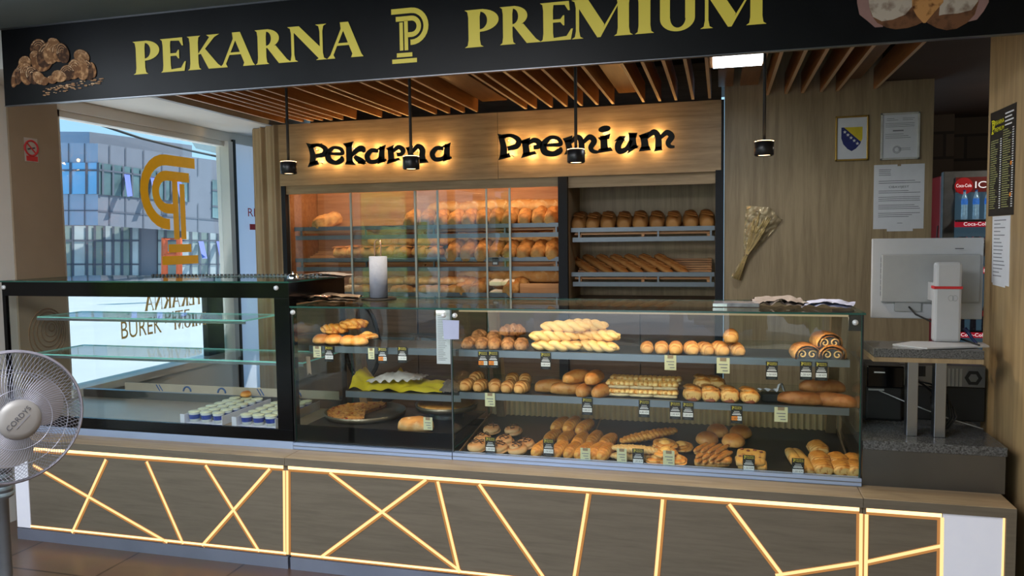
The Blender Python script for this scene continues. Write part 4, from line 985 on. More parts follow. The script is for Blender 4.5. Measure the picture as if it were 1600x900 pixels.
# ------------------------------------------------------------------ pastries
def at(u, v, Y): return Py(u, v, Y).x
def place(kind, name, pts, z, rz, what, cat, grp, sc=1.0, rj=.2, n3=True, tiltx=0):
    """pts: (u, v, Y, dz, phrase)"""
    for i, p in enumerate(pts):
        u, v, Y, dz, ph = p[:5]; r = p[5] if len(p) > 5 else rz
        me = PM[f'{kind}{i % 3}'] if n3 else PM[kind]
        item(name, me, (at(u, v, Y), Y, z + dz), (0, tiltx, r + jit(rj)), sc * random.uniform(.96, 1.05), f'{what} {ph}', cat, grp)
def rowl(us, v, Y, dz, where):
    n = len(us); return [(u, v, Y, dz, f'{"at the left end" if i == 0 else "at the right end" if i == n - 1 else ORD[i] + " from left"} of {where}') for i, u in enumerate(us)]
zu, zm = 1.056, .846
HL = PI / 2
place('rolld', 'brown_roll', rowl([735, 754, 773, 794, 815], 541, 3.61, 0, 'the front row, upper case shelf'), zu, HL, 'small dark brown roll', 'pastry', 'brown rolls on the upper case shelf')
place('rolld', 'brown_roll', rowl([749, 772, 799], 532, 3.70, .024, 'the back row, upper case shelf'), zu, HL, 'small dark brown roll', 'pastry', 'brown rolls on the upper case shelf')
item('brown_roll', PM['rolld1'], (at(801, 525, 3.66), 3.66, zu + .062), (0, 0, .5), 1.05, 'small dark brown roll lying on top of the upper shelf pile', 'pastry', 'brown rolls on the upper case shelf')
B = [(870, 3.61, 0, .05), (905, 3.66, .0, .0), (866, 3.62, .045, .12), (902, 3.67, .048, .02), (884, 3.63, .09, .02), (914, 3.68, .094, -.35), (932, 3.63, .0, -.5), (936, 3.66, .05, -.55)]
nm = ['bottom front', 'bottom back', 'middle front', 'middle back', 'topmost front', 'topmost back', 'bottom slanting right', 'upper slanting right']
for i, (u, Y, dz, r) in enumerate(B):
    item('braided_bread', PM[f'braid{i % 3}'], (at(u, 530, Y), Y, zu + dz), (0, 0, r), .86, f'pale braided bread in the pile, {nm[i]} one', 'bread', 'pale braided breads piled on the upper case shelf')
place('roll', 'seeded_roll', rowl([1011, 1034, 1056], 546, 3.61, 0, 'three seeded rolls on the upper case shelf'), zu, HL, 'pinkish crescent roll', 'pastry', 'crescent rolls on the upper case shelf', .98)
place('roll', 'crescent_roll', rowl([1080, 1101, 1124, 1149], 549, 3.61, 0, 'the plain crescents on the upper case shelf'), zu, HL + .3, 'golden crescent roll', 'pastry', 'crescent rolls on the upper case shelf', 1.05)
item('crescent_roll', PM['roll2'], (at(1142, 541, 3.61), 3.61, zu + .058), (0, 0, HL), 1.05, 'golden crescent roll perched on top of two others', 'pastry', 'crescent rolls on the upper case shelf')
def poppy(u, Y, z, r, lab):
    t = thing('poppy_roll', lab, 'pastry', (at(u, 552, Y), Y, z), 'poppy seed rolls on the upper case shelf'); t.rotation_euler = (0, 0, r)
    o = OFF[t.name]; OFF[t.name] = Vector(); mb = MB()
    def arch(s, q):
        # closed arch section: outer curve over the top, inner curve back
        k = q * 2 if q < .5 else 2 - q * 2; a = math.radians(-28 + 236 * k); f = 1 if q < .5 else .74
        e = 1 - .10 * abs(2 * s - 1) ** 3
        return Vector(((s - .5) * .135, .058 * f * e * math.cos(a) * (1 + nz((s * 5, a, 1), 1.5, .1)), .020 + .046 * f * e * math.sin(a)))
    mb.grid(arch, 14, 48, wv=True); mb.build('dough', CR['roll'], t)
    mb = MB()
    mb.prism([(-.058, .044 * math.cos(i * PI / 12), .004 + .050 * math.sin(i * PI / 12)) for i in range(13)], (.112, 0, 0))
    mb.build('poppy_filling', CR['fill'], t)
    mb = MB()
    for s in (-1, 1):
        pts = [(-.0595, s * (.021 + (.019 - .0012 * i) * math.cos(2.6 - i * .55) * -1), .022 + (.019 - .0012 * i) * math.sin(2.6 - i * .55)) for i in range(14)]
        mb.tube(pts, .0034, 6)
    mb.build('dough_swirl', CR['braid'], t)
for a in ((1257, 3.61, zu, HL + .1, 'poppy seed roll alone near the right end of the upper shelf'), (1300, 3.61, zu, HL - .1, 'poppy seed roll at the bottom right of the upper shelf'), (1290, 3.63, zu + .05, HL + .15, 'poppy seed roll stacked on another at the upper shelf right')): poppy(*a)
# middle shelf
place('roll', 'spiral_roll', rowl([731, 752, 774, 795, 816], 604, 3.61, 0, 'the front row on the middle case shelf'), zm, HL, 'golden spiral roll', 'pastry', 'spiral rolls on the middle case shelf', 1.02)
place('roll', 'spiral_roll', rowl([745, 801, 821], 598, 3.69, .022, 'the back row on the middle case shelf'), zm, HL, 'golden spiral roll', 'pastry', 'spiral rolls on the middle case shelf', 1.02)
LB = [(862, 3.66, 0, .35, 'flat at the left'), (887, 3.62, 0, .1, 'second along the bottom'), (917, 3.61, 0, 1.3, 'bottom middle'), (942, 3.61, 0, 1.25, 'bottom right'), (903, 3.64, .055, .85, 'top left of the pile'), (929, 3.62, .058, 1.4, 'top right of the pile')]
for i, (u, Y, dz, r, ph) in enumerate(LB): item('long_bun', PM[f'longbun{i % 3}'], (at(u, 605, Y), Y, zm + dz), (0, 0, r), .88, f'glossy golden long bun, {ph}', 'bread', 'long buns on the middle case shelf')
i = 0
for k, u in enumerate((967, 1003, 1040)):
    for l in range(2):
        item('cheese_pastry', PM[f'cheese{(k + l) % 3}'], (at(u, 612, 3.63), 3.63, zm + .038 * l), (0, 0, PI / 2 * 0 + jit(.08)), .74, f'knobbly cheese pastry, {["bottom", "top"][l]} of the {["left", "middle", "right"][k]} stack', 'pastry', 'knobbly cheese pastries on the middle case shelf')
    item('cheese_pastry', PM[f'cheese{k}'], (at(u + 6, 608, 3.75), 3.75, zm + .04), (0, 0, jit(.1)), .74, f'knobbly cheese pastry behind the {["left", "middle", "right"][k]} stack', 'pastry', 'knobbly cheese pastries on the middle case shelf')
place('filled', 'filled_roll', rowl([1083, 1111, 1140, 1171], 619, 3.61, 0, 'the front row of filled rolls, middle shelf'), zm, HL, 'golden filled roll', 'pastry', 'filled rolls on the middle case shelf', 1.0, .12)
place('filled', 'filled_roll', rowl([1099, 1120], 611, 3.71, .03, 'the two filled rolls behind, middle shelf'), zm, HL, 'golden filled roll', 'pastry', 'filled rolls on the middle case shelf', 1.0, .12)
for i, (u, Y, dz, r, ph) in enumerate([(1251, 3.61, 0, -.15, 'left one'), (1301, 3.60, 0, -.3, 'front right one'), (1284, 3.70, .04, -.05, 'one behind')]):
    item('brown_bun', PM[f'brown{i}'], (at(u, 628, Y), Y, zm + dz), (0, 0, r), .86, f'long brown pointed bun, {ph} at the right end of the middle shelf', 'bread', 'brown buns on the middle case shelf')
mb = MB()
pts = [(-.05, 0, .012), (-.04, .02, .03), (-.02, .0, .016), (.0, .02, .02), (.02, .0, .018), (.034, .01, .04), (.045, .02, .05), (.05, .0, .02)]
mb.grid(lambda s, t: Vector((-.055 + .11 * s + .006 * math.sin(t * 9), -.02 + .05 * t, .012 + .014 * abs(math.sin(s * 9 + t * 2)) * (1 - t * .3) + (.03 if s > .75 else 0) * math.sin((s - .75) * 12.6))), 16, 6)
item('tissue', mb.mesh('tissue', M['paper']), (at(1205, 616, 3.66), 3.66, zm + .03), (0, 0, 0), 1, 'crumpled white tissue on the middle case shelf', 'tissue')
tag(MB().box(at(1190, 625, 3.64), at(1228, 625, 3.64), 3.63, 3.70, zm, zm + .035).build('tissue_box', M['blackm'], bevel=.003), 'small dark box under the white tissue on the middle shelf', 'box')
# lower tray
def tp(u, v, zc=.655, ym=3.47): 
    n_ = Vector((0, -.13, 1)); p = Pp(u, v, Vector((0, 3.44, .560 + .012 + zc - .655 + .028)), n_); return p.x, max(ym, min(3.95, p.y))
def trot(r, t=0): return (Matrix.Rotation(.13, 3, 'X') @ Matrix.Rotation(r, 3, 'Z') @ Matrix.Rotation(t, 3, 'Y')).to_euler()
def tray(kind, name, pts, rz, what, where, grp, sc=1.0, rj=.15, h=.03, dz=0, tilt=0, zoff=None):
    for i, p in enumerate(pts):
        u, v = p[0], p[1]; l = p[2] if len(p) > 2 else 0; ph = p[3] if len(p) > 3 else ''
        r = p[4] if len(p) > 4 else rz
        z = .655 + l
        x, y = tp(u, v, z, 3.512 if kind == 'ridge' else 3.485)
        item(name, PM[f'{kind}{i % 3}'], (x, y, tz(y) + .012 + l), trot(r + jit(rj), tilt), sc * random.uniform(.96, 1.05), f'{what} {ph} {where}', 'pastry', grp)
tray('choc', 'chocolate_roll', [(743, 700, 0, 'front left'), (779, 700, 0, 'front middle'), (806, 704, 0, 'front right'), (755, 684, 0, 'second row left'), (789, 687, 0, 'second row middle'), (822, 692, 0, 'second row right'), (769, 669, 0, 'back left'), (802, 671, 0, 'back right')], 0, 'round spiral roll with chocolate lines,', 'in the tray', 'chocolate rolls in the lower tray', .88, 2.0)
tray('ridge', 'ridged_roll', [(843, 702, 0, 'first in front row'), (873, 704, 0, 'second in front row'), (893, 704, 0, 'third in front row'), (911, 707, 0, 'fourth in front row'), (930, 709, 0, 'fifth in front row'), (944, 711, 0, 'sixth in front row'),
    (864, 680, .0, 'first in middle row'), (885, 683, .0, 'second in middle row'), (907, 687, .0, 'third in middle row'), (929, 684, 0, 'fourth in middle row'), (950, 688, 0, 'fifth in middle row'),
    (876, 661, .03, 'left in back row'), (894, 662, .03, 'middle in back row'), (914, 665, .03, 'right in back row')], 1.30, 'golden ridged roll,', 'in the lower tray', 'ridged rolls in the lower tray', .98, .08)
def tone(me, name, u, v, l, r, sc, lab, grp, cat='pastry'):
    x, y = tp(u, v, .655 + l, 3.56 if me[:5] == 'stick' else 3.495); item(name, PM[me], (x, y, tz(y) + .012 + l), trot(r), sc, lab, cat, grp)
tone('goldbraid', 'braided_stick', 1014, 678, 0, .62, .92, 'long golden braided stick slanting up in the lower tray', 'braids in the lower tray')
tone('longbraid', 'braided_bread', 990, 706, .035, -.05, .70, 'pale braided bread on top, behind the price tag in the lower tray', 'braids in the lower tray')
tone('longbraid', 'braided_bread', 988, 716, 0, .0, .70, 'pale braided bread underneath, at the tray front edge', 'braids in the lower tray')
tone('longbraid', 'braided_bread', 1008, 698, 0, .2, .6, 'short pale braided bread behind the two front braids', 'braids in the lower tray')
for i, (u, v, l, ph) in enumerate([(1026, 717, 0, 'front left one'), (1054, 718, 0, 'front right one'), (1040, 706, .03, 'one on top in front'), (1065, 693, .0, 'one at the right'), (1040, 690, .028, 'topmost one behind'), (1038, 688, 0, 'lowest one behind')]):
    tone(f'snail{i % 3}', 'snail_pastry', u, v, l, i * 1.3, .92, f'round cheese filled pastry in the tray, {ph}', 'round cheese pastries in the lower tray')
for i, (u, v, l, ph) in enumerate([(1105, 685, 0, 'front left'), (1146, 688, 0, 'front right'), (1121, 673, 0, 'back left'), (1157, 675, 0, 'back right')]):
    tone(f'round{i % 3}', 'round_bun', u, v, l, i, 1.0, f'smooth round golden bun, {ph} of the four in the tray', 'round buns in the lower tray', 'bread')
for i, (u, v, l, r, ph) in enumerate([(1112, 722, 0, .1, 'front one'), (1116, 711, .016, -.15, 'middle one'), (1112, 701, .03, -.1, 'rear one')]):
    tone(f'lattice{i}', 'lattice_pastry', u, v, l, r, .95, f'slashed lattice pastry in the tray, {ph} of three', 'lattice pastries in the lower tray')
for i, (u, v, l, r, ph) in enumerate([(1176, 728, 0, .0, 'front one'), (1172, 717, .014, .1, 'middle one'), (1174, 706, .028, -.1, 'rear one')]):
    tone(f'pocket{i}', 'pocket_pastry', u, v, l, r, .98, f'square pocket pastry with red dots, {ph} of three', 'pocket pastries in the lower tray')
tone('stick0', 'bread_stick', 1245, 724, 0, 1.75, .95, 'smooth pale bread stick lying at left, behind the last tag', 'bread sticks in the lower tray', 'bread')
tone('stick1', 'bread_stick', 1257, 728, 0, 1.8, .95, 'smooth pale bread stick lying right of the other', 'bread sticks in the lower tray', 'bread')
for i, (u, v, l, ph) in enumerate([(1286, 733, 0, 'front of the left row'), (1281, 716, .008, 'middle of the left row'), (1278, 699, .016, 'rear of the left row'), (1317, 736, 0, 'front of the middle row'), (1309, 718, .006, 'rear of the middle row'), (1338, 738, 0, 'front of the right row'), (1334, 720, 0, 'rear of the right row')]):
    tone(f'strudel{i % 3}', 'strudel_piece', u, v, l, 1.75, .98, f'flaky ridged strudel piece, {ph} by the glass end', 'strudel pieces in the lower tray')
# left compartment: twisted rolls, bag, pizza
for i, (k, u, v, Y, dz, ph) in enumerate([('twist', 523, 525, 3.68, .05, 'twisted roll on the left of the pile'), ('twist', 553, 518, 3.70, .075, 'twisted roll on the right of the pile'), ('round1', 522, 534, 3.62, 0, 'small round bun front left of the pile'), ('round0', 545, 532, 3.60, 0, 'round brown bun in the front middle of the pile'), ('round2', 561, 534, 3.60, 0, 'pale round bun at the front right of the pile'), ('snail0', 574, 528, 3.66, .03, 'flat golden pastry at the right of the pile'), ('round2', 503, 534, 3.62, 0, 'pale bun at the far left of the pile')]):
    item('twisted_roll' if k == 'twist' else 'round_bun', PM[k], (at(u, v, Y), Y, zu + dz), (0, 0, i * .7), .92, ph + ' in the left compartment', 'pastry', 'pile of buns in the left compartment')
def pan(c, R, lab):
    t = thing('baking_pan', lab, 'pan', c); 
    MB().lathe([(0, .004), (R * .96, .004), (R, .028), (R + .004, .028), (R * .965, 0), (0, 0)], 56, c).build('pan', plain('worn_tin', (128, 116, 98), .38, .75, var=.2, scale=14), t)
    return t
c1 = Vector((at(569, 645, 3.75), 3.765, .655)); R1 = .215
pan(c1, R1, 'large round tin baking pan half emptied of pizza')
def slice_(mb, c, R, a0, a1, z, th, dip=.012):
    mb.grid(lambda s, t: Vector((c.x + R * max(.001, s) * math.cos(a0 + (a1 - a0) * t) + .004 * math.sin(t * 40), c.y + R * max(.001, s) * math.sin(a0 + (a1 - a0) * t), z + th + dip * (s ** 12) + nz((s * 6, t * 14, 1), 2, .012))), 22, 40)
    mb.grid(lambda s, t: Vector((c.x + R * math.cos(a0 + (a1 - a0) * t), c.y + R * math.sin(a0 + (a1 - a0) * t), z + (th + dip) * s)), 2, 40)
    for a in (a0, a1): mb.grid(lambda s, t: Vector((c.x + R * t * math.cos(a), c.y + R * t * math.sin(a), z + th * s)), 2, 8)
mb = MB(); slice_(mb, c1, R1 * .93, math.radians(80), math.radians(292), .660, .014)
tag(mb.build('pizza', crust('pizza_top', (226, 160, 84), (214, 150, 84), (170, 62, 36), 26, .5)), 'remaining half of a pizza with red topping in the large pan', 'pizza')
c2 = Vector((at(697, 632, 3.82), 3.83, .70)); R2_ = .165
pan(c2, R2_, 'smaller round baking pan raised behind the loaf, holding a pie')
mb = MB(); dome(mb, R2_ * .92, .05, O=c2 + Vector((0, 0, .006)), rough=.1, spiral=0)
tag(mb.build('pie', CR['gold']), 'golden baked pie in the smaller raised pan', 'pie')
tag(MB().lathe([(.09, 0), (.09, .045), (.0, .045)], 24, (c2.x, c2.y, .655)).build('pan_stand', M['steeld']), 'round metal stand under the smaller pan', 'stand')
item('flat_loaf', PM['flat0'], (at(649, 660, 3.50), 3.505, .655), (0, 0, .05), .92, 'flat golden bread in front of the raised pan', 'bread')
# yellow bag with white paper
yb = thing('yellow_bag', 'crumpled yellow plastic bag with white paper on the left compartment shelf', 'bag', (at(630, 600, 3.75), 3.78, .812))
bx = Vector((at(630, 600, 3.75), 3.76, .812))
yl = plain('yellow_plastic', (214, 190, 40), .35, var=.15, scale=12); yl.node_tree.nodes['Principled BSDF'].inputs['Transmission Weight'].default_value = .15
MB().grid(lambda s, t: bx + Vector((-.27 + .52 * s, -.10 + .2 * t, .006 + .05 * math.sin(PI * t) * (1.0 - .3 * s) + nz((s * 5, t * 4, 0), 1.6, .022) + (.07 * max(0, 1 - abs(s - .02) / .12) * t) + .075 * max(0, 1 - abs(s - .45) / .07) * max(0, 1 - abs(t - .75) / .4))), 40, 14).build('bag', yl, yb)
MB().grid(lambda s, t: bx + Vector((-.18 + .30 * s, -.095 + .15 * t, .045 + .035 * math.sin(PI * t) * math.sin(PI * s) + nz((s * 6, t * 5, 3), 2, .016) + .02 * s)), 30, 12).build('paper', plain('tissue_paper', (214, 204, 194), .8, var=.05), yb)
tag(MB().grid(lambda s, t: Vector((at(705, 605, 3.75), 3.74, .812)) + Vector((-.07 + .13 * s, -.07 + .16 * t, .008 + .05 * math.sin(PI * t) * math.sin(PI * s) + nz((s * 8, t * 6, 3), 1.6, .012))), 20, 12).build('plastic_wrap', plain('grey_film', (120, 108, 98), .25, var=.4, scale=30)), 'crumpled clear plastic wrap beside the yellow bag', 'wrap')
# notes and price tags
tcard, thead, tbox, tboxo, ttxt = MB(), MB(), MB(), MB(), MB()
W_, H_ = .050, .080
tcard.box(-W_ / 2, W_ / 2, -.0015, 0, -H_, 0)
emblem(thead, (-.021, -.0022, -.0165), (1, 0, 0), (0, 0, 1), .014); thead.text('PEKARNA', .0055, (-.009, -.0022, -.0085), width=.030); thead.text('PREMIUM', .0055, (-.009, -.0022, -.0160), width=.030)
ttxt.box(-.012, .012, -.002, -.0016, -.0265, -.0245); ttxt.box(-.015, .015, -.002, -.0016, -.0345, -.0315); ttxt.box(-.019, .019, -.002, -.0016, -.0415, -.0375); ttxt.m = 1; ttxt.box(-.016, .016, -.002, -.0016, -.073, -.0715); ttxt.box(-.013, .013, -.002, -.0016, -.077, -.0755)
for mb_ in (tbox,): mb_.box(-.022, .022, -.0022, -.0016, -.066, -.047)
tboxo.box(-.022, .004, -.0022, -.0016, -.066, -.047); tboxo.m = 1; tboxo.box(.004, .022, -.0022, -.0016, -.066, -.047)
mcard, mhead, mtxt = tcard.mesh('card', M['blackm']), thead.mesh('heading', M['yellow']), ttxt.mesh('small_print', [M['paper'], M['steeld']])
mbox, mboxo = tbox.mesh('price_label', M['white2']), tboxo.mesh('price_label', [M['orange'], M['white2']])
prices = {p: MB().text(p, .0085, (0, -.0028, -.0605), align='C', width=.036).mesh('price', M['ink']) for p in ('1,50 KM', '1,30 KM', '0,80 KM', '1,20 KM')}
def ptag(u, vt, Y, lab, price='1,50 KM', orange=False):
    p = Py(u, vt, Y)
    t = thing('price_tag', lab, 'price tag', (p.x, Y, p.z), 'black price tags in the pastry case'); OFF[t.name] = Vector()
    for nm, me in (('card', mcard), ('heading', mhead), ('small_print', mtxt), ('price_label', mboxo if orange else mbox)):
        o = bpy.data.objects.new(nm, me); COL.objects.link(o); o.parent = t
        if nm == 'price_label': q = bpy.data.objects.new('price', prices[price]); COL.objects.link(q); q.parent = o
def note(u, vt, Y, w, h, lab, tape=True):
    p = Py(u, vt, Y)
    t = thing('paper_note', lab, 'note', (p.x, Y, p.z), 'pale yellow notes in the pastry case'); OFF[t.name] = Vector()
    MB().box(-w / 2, w / 2, -.001, 0, -h, 0).build('note', M['note'], t)
    mb = MB().box(-w * .34, w * .34, -.0016, -.0011, -h * .46, -h * .40).box(-w * .2, w * .3, -.0016, -.0011, -h * .66, -h * .60).box(-w * .05, w * .36, -.0016, -.0011, -h * .86, -h * .80)
    mb.build('handwriting', M['inkl'], t)
    if tape: MB().box(-w * .25, w * .25, -.0018, -.001, -h * .22, 0).build('tape', M['kraft'], t)
YT = 3.544
for a in [(754.5, 549, 'under the brown rolls, left of an orange pair', '1,20 KM', True), (770.5, 549, 'under the brown rolls, right of an orange pair', '1,20 KM', True), (852.5, 551, 'under the pile of pale braids', '0,80 KM', False), (1206, 565, 'under the empty part of the upper shelf', '1,50 KM', False), (1259.5, 565, 'under the poppy rolls, left of a pair', '1,50 KM', False), (1283.5, 566, 'under the poppy rolls, right of a pair', '1,50 KM', False),
          (917.5, 622, 'under the long buns on the middle shelf', '0,80 KM', False), (1006.5, 625, 'under the middle cheese pastry stack', '0,80 KM', False), (1055, 628, 'under the filled rolls, left of a pair', '1,50 KM', False), (1075, 629, 'under the filled rolls, right of a pair', '1,50 KM', False), (1151, 634, 'with half orange label under the filled rolls', '1,50 KM', True),
          (597.5, 543, 'with half orange label in the left compartment', '1,30 KM', True), (628.5, 542, 'with white label in the left compartment', '1,30 KM', False), (514, 541, 'faint one at the left end of the left compartment', '1,30 KM', False)]:
    ptag(a[0], a[1], YT, 'black price tag ' + a[2], a[3], a[4])
for a in [(766, 683, 'in front of the chocolate rolls'), (857, 686, 'in front of the ridged rolls'), (997, 701, 'in front of the pale braids in the tray'), (1170, 711, 'in front of the square pocket pastries'), (1247, 716, 'in front of the bread sticks')]:
    ptag(a[0], a[1], 3.425, 'black price tag ' + a[2], '1,50 KM')
for a in [(1047.5, 555, YT, .052, .068, 'pale yellow note under the seeded rolls, upper shelf'), (1130, 559, YT, .056, .070, 'pale yellow note under the plain crescents, upper shelf'), (765.5, 614, YT, .05, .066, 'pale yellow note under the spiral rolls, middle shelf'), (1220.5, 636, YT, .056, .066, 'pale yellow note under the dark tissue box, middle shelf'),
          (914.5, 700, 3.425, .046, .058, 'pale yellow note in front of the ridged rolls'), (971.5, 701, 3.425, .044, .062, 'pale yellow note left of the braids tag in the tray'), (1045, 704, 3.425, .05, .066, 'pale yellow note in front of the round cheese pastries'), (668.5, 652, 3.44, .046, .062, 'pale yellow note on the flat golden bread'),
          (495.5, 541, YT, .044, .058, 'pale yellow note at the left end of the left compartment'), (580, 544, YT, .034, .056, 'narrow pale yellow note under the pile of buns')]:
    note(*a)
p = Py(481, 557, YT)
tag(MB().prism([(p.x - .012, YT, p.z), (p.x + .012, YT, p.z), (p.x + .018, YT, p.z - .095), (p.x + .005, YT, p.z - .085), (p.x - .006, YT, p.z - .10)], (0, .001, 0)).build('ribbon', M['kraft']), 'beige paper ribbon hanging from the left compartment shelf', 'ribbon')
# papers on the glass
p = Py(704, 500, 3.406)
t = thing('paper_sheet', 'small bluish paper sheet taped on the joint of the front glass', 'paper', (p.x, 3.406, p.z))
MB().prism([(p.x - .040, 3.406, p.z), (p.x + .042, 3.406, p.z - .002), (p.x + .040, 3.404, p.z - .09), (p.x - .034, 3.404, p.z - .092)], (0, -.001, 0)).build('sheet', M['bluepaper'], t)
p0, p1 = Py(681, 484, 3.46), Py(704, 569, 3.46)
t = thing('price_list', 'tall narrow white price list inside the glass left of the joint', 'paper', (p0.x, 3.46, p1.z))
MB().box(p0.x, p1.x, 3.46, 3.461, p1.z, p0.z).build('sheet', M['paper'], t)
mb = MB()
for i in range(26): mb.box(p0.x + .008, p0.x + .03 + .025 * random.random(), 3.4585, 3.4595, p0.z - .03 - i * .0085, p0.z - .028 - i * .0085)
mb.build('printing', M['inkl'], t)
# ------------------------------------------------------------------ things on top of the case
zt = gt + .008
rp_ = thing('paper_roll_holder', 'grey paper towel roll on a wire holder standing on the glass top', 'paper roll', (-1.79, 3.85, zt))
c = Vector((at(591.5, 440, 3.85), 3.85, zt))
MB().lathe([(0, 0), (.095, 0), (.095, .006), (.08, .009), (0, .009)], 32, c).build('base', M['blackm'], rp_)
MB().lathe([(.019, .235), (.0485, .235), (.0485, .012), (.019, .012)], 36, c).build('paper_roll', plain('towel_paper', (150, 155, 168), .85, var=.03, scale=60, bump=.2), rp_)
cw = plain('copper_wire', (190, 150, 130), .25, .9)
MB().tube([c + Vector((-.018, 0, .01)), c + Vector((-.018, 0, .30)), c + Vector((-.014, 0, .318)), c + Vector((0, 0, .328)), c + Vector((.014, 0, .318)), c + Vector((.018, 0, .30)), c + Vector((.018, 0, .01))], .0032, 8).build('wire_loop', cw, rp_)
def paperbag(name, c, L, W, n, mt, lab, rz, wav=.02, grp=None):
    t = thing(name, lab, 'bag', c, grp); t.rotation_euler = (0, 0, rz); OFF[t.name] = Vector()
    for k in range(n):
        MB().grid(lambda s, u: Vector((-L / 2 + L * s + k * .012, -W / 2 + W * u + .008 * k, .002 + k * .009 + abs(nz((s * 3 + k, u * 2, k), 1.1, wav)) + .014 * math.sin(PI * s) * (k + 1) / n)), 40, 20).build('sheet', mt, t)
    return t
paperbag('paper_bags', (at(505, 470, 3.62), 3.66, zt), .30, .16, 3, M['kraft'], 'pile of brown paper bags on the glass top beside the black case', .25)
t = thing('tongs', 'steel serving tongs lying on the brown paper bags', 'tongs', (at(497, 468, 3.58), 3.57, zt + .034))
o = Vector((at(497, 468, 3.58), 3.57, zt + .036))
for s in (-1, 1):
    MB().tube([o + Vector((-.07, .0, 0)), o + Vector((-.02, .014 * s, .004)), o + Vector((.03, .018 * s, .004)), o + Vector((.07, .012 * s, 0))], [.005, .006, .006, .009], 8, flat=.5).build('arm', cw, t)
paperbag('grey_bags', (at(1215, 476, 3.72), 3.72, zt), .22, .20, 2, M['greyb'], 'crumpled grey paper bag on the right part of the glass top', .1, .04)
paperbag('papers', (at(1292, 480, 3.66), 3.66, zt), .20, .16, 2, M['bluepaper'], 'loose whitish papers near the right corner of the glass top', -.2, .02)
x = at(1150, 474, 3.66)
t = thing('foil_box', 'low clear packet of wrappers on the glass top before the grey bag', 'packet', (x, 3.66, zt))
MB().box(x - .10, x + .10, 3.60, 3.72, zt, zt + .02).build('packet', plain('clear_wrap', (150, 150, 160), .15, .4, var=.3, scale=30), t, bevel=.004)
MB().box(x - .102, x - .04, 3.598, 3.602, zt + .003, zt + .016).build('label', M['chrome'], t)
# chrome service bell on the black case
c = Vector((at(458, 432, 3.45), 3.45, 1.400))
t = thing('service_bell', 'small chrome service bell on the corner of the black case', 'bell', c)
MB().lathe([(0, 0), (.034, 0), (.034, .006), (.03, .008), (0, .008)], 24, c).build('base', M['blackm'], t)
MB().lathe([(.030, .010), (.029, .018), (.024, .028), (.013, .036), (.0, .038)], 24, c).build('dome', M['chrome'], t)
MB().lathe([(.0, .048), (.004, .046), (.003, .036), (0, .036)], 10, c).build('button', M['chrome'], t)
t = paperbag('paper_bags', (at(505, 434, 3.72), 3.72, 1.401), .26, .15, 2, M['greyb'], 'flat grey paper bags on top of the black framed case', .1, .01)
# ------------------------------------------------------------------ raised granite shelf, monitor, computer gear
gb = thing('granite_bench', 'grey granite bench slab on a brushed steel box at the right', 'bench', (.835, 3.7, ZT))
MB().box(.572, 1.098, 3.422, 4.0, ZT, .706).build('steel_box', M['steeld'], gb)
MB().box(.568, 1.102, 3.415, 4.05, .707, .745).build('granite_slab', M['wgran'], gb, bevel=.003)
MB().box(.572, 1.098, 3.426, 4.0, ZT - .0, ZT + .006).build('shadow_gap', M['blackm'], gb)
sh = thing('granite_shelf', 'raised granite shelf on two steel posts carrying the monitor', 'shelf', (.85, 3.7, .745))
MB().box(.622, 1.036, 3.50, 3.76, 1.082, 1.118).build('granite_slab', M['wgran'], sh, bevel=.002)
MB().box(.622, 1.036, 3.505, 3.76, 1.062, 1.082).build('shelf_board', M['oakv'], sh)
for u0, u1 in ((1417, 1434), (1460, 1478)):
    a, b_ = Py(u0, 640, 3.53).x, Py(u1, 640, 3.53).x
    MB().box(a, b_, 3.53, 3.58, .745, 1.062).build('post', M['steel'], sh, bevel=.002)
mo = thing('monitor', 'white all-in-one monitor seen from behind on a white column stand', 'monitor', (1.0, 4.0, 1.118))
ym = 3.86
a, b_ = Py(1362, 430, ym).x, Py(1536.5, 430, ym).x
za, zb_ = Py(1362, 497, ym).z, Py(1362, 373, ym).z
mw = MB(); mw.box(a, b_, ym, ym + .02, za, zb_)
mw.build('screen_shell', M['wpl'], mo, bevel=.004)
c0, c1_ = Py(1376, 398, ym), Py(1376, 472, ym)
MB().box(c0.x, b_ - .016, ym - .022, ym, c1_.z, c0.z + .0).build('back_cover', M['pvc'], mo, bevel=.006)
mb = MB()
for i in range(7): mb.box(c0.x - .0005, c0.x + .002, ym - .017, ym - .005, c1_.z + .03 + i * .026, c1_.z + .05 + i * .026)
mb.build('vents', M['steeld'], mo)
MB().box(c0.x + .35 * 0 + .30, c0.x + .335, ym - .0235, ym - .0215, zb_ - .05, zb_ - .046).build('badge', M['ink'], mo)
MB().box(c0.x + .06, c0.x + .17, ym - .012, ym, c1_.z - .04, c1_.z).build('port_panel', M['pvc'], mo)
ys = 3.685; s0, s1 = Py(1461, 410, ys), Py(1502, 530, ys)
MB().box(s0.x, s1.x, ys, ys + .05, 1.127, Py(1470, 449, ys).z).box(s0.x + .004, s1.x, ys, ys + .05, Py(1470, 451, ys).z, s0.z).build('stand_column', M['wpl'], mo, bevel=.012)
MB().box(s0.x - .001, s1.x + .001, ys - .001, ys + .051, Py(1470, 451.5, ys).z, Py(1470, 447.5, ys).z).build('red_band', M['red'], mo)
MB().box(s0.x + .01, s1.x - .02, ys + .05, ym - .02, 1.30, 1.38).build('hinge', M['wpl'], mo)
mb = MB(); lc_ = Py(1489, 466, ys)
for dx_ in (-.008, .008): mb.tube([(lc_.x + dx_ + .010 * math.cos(t * .4), ys - .0008, lc_.z + .012 * math.sin(t * .4)) for t in range(16)], .0008, 4, closed=True)
mb.build('emblem', M['pvc'], mo)
bp = [Pz(1395, 538, 1.122), Pz(1410, 544, 1.122), Pz(1540, 541, 1.122), Pz(1510, 534, 1.122)]
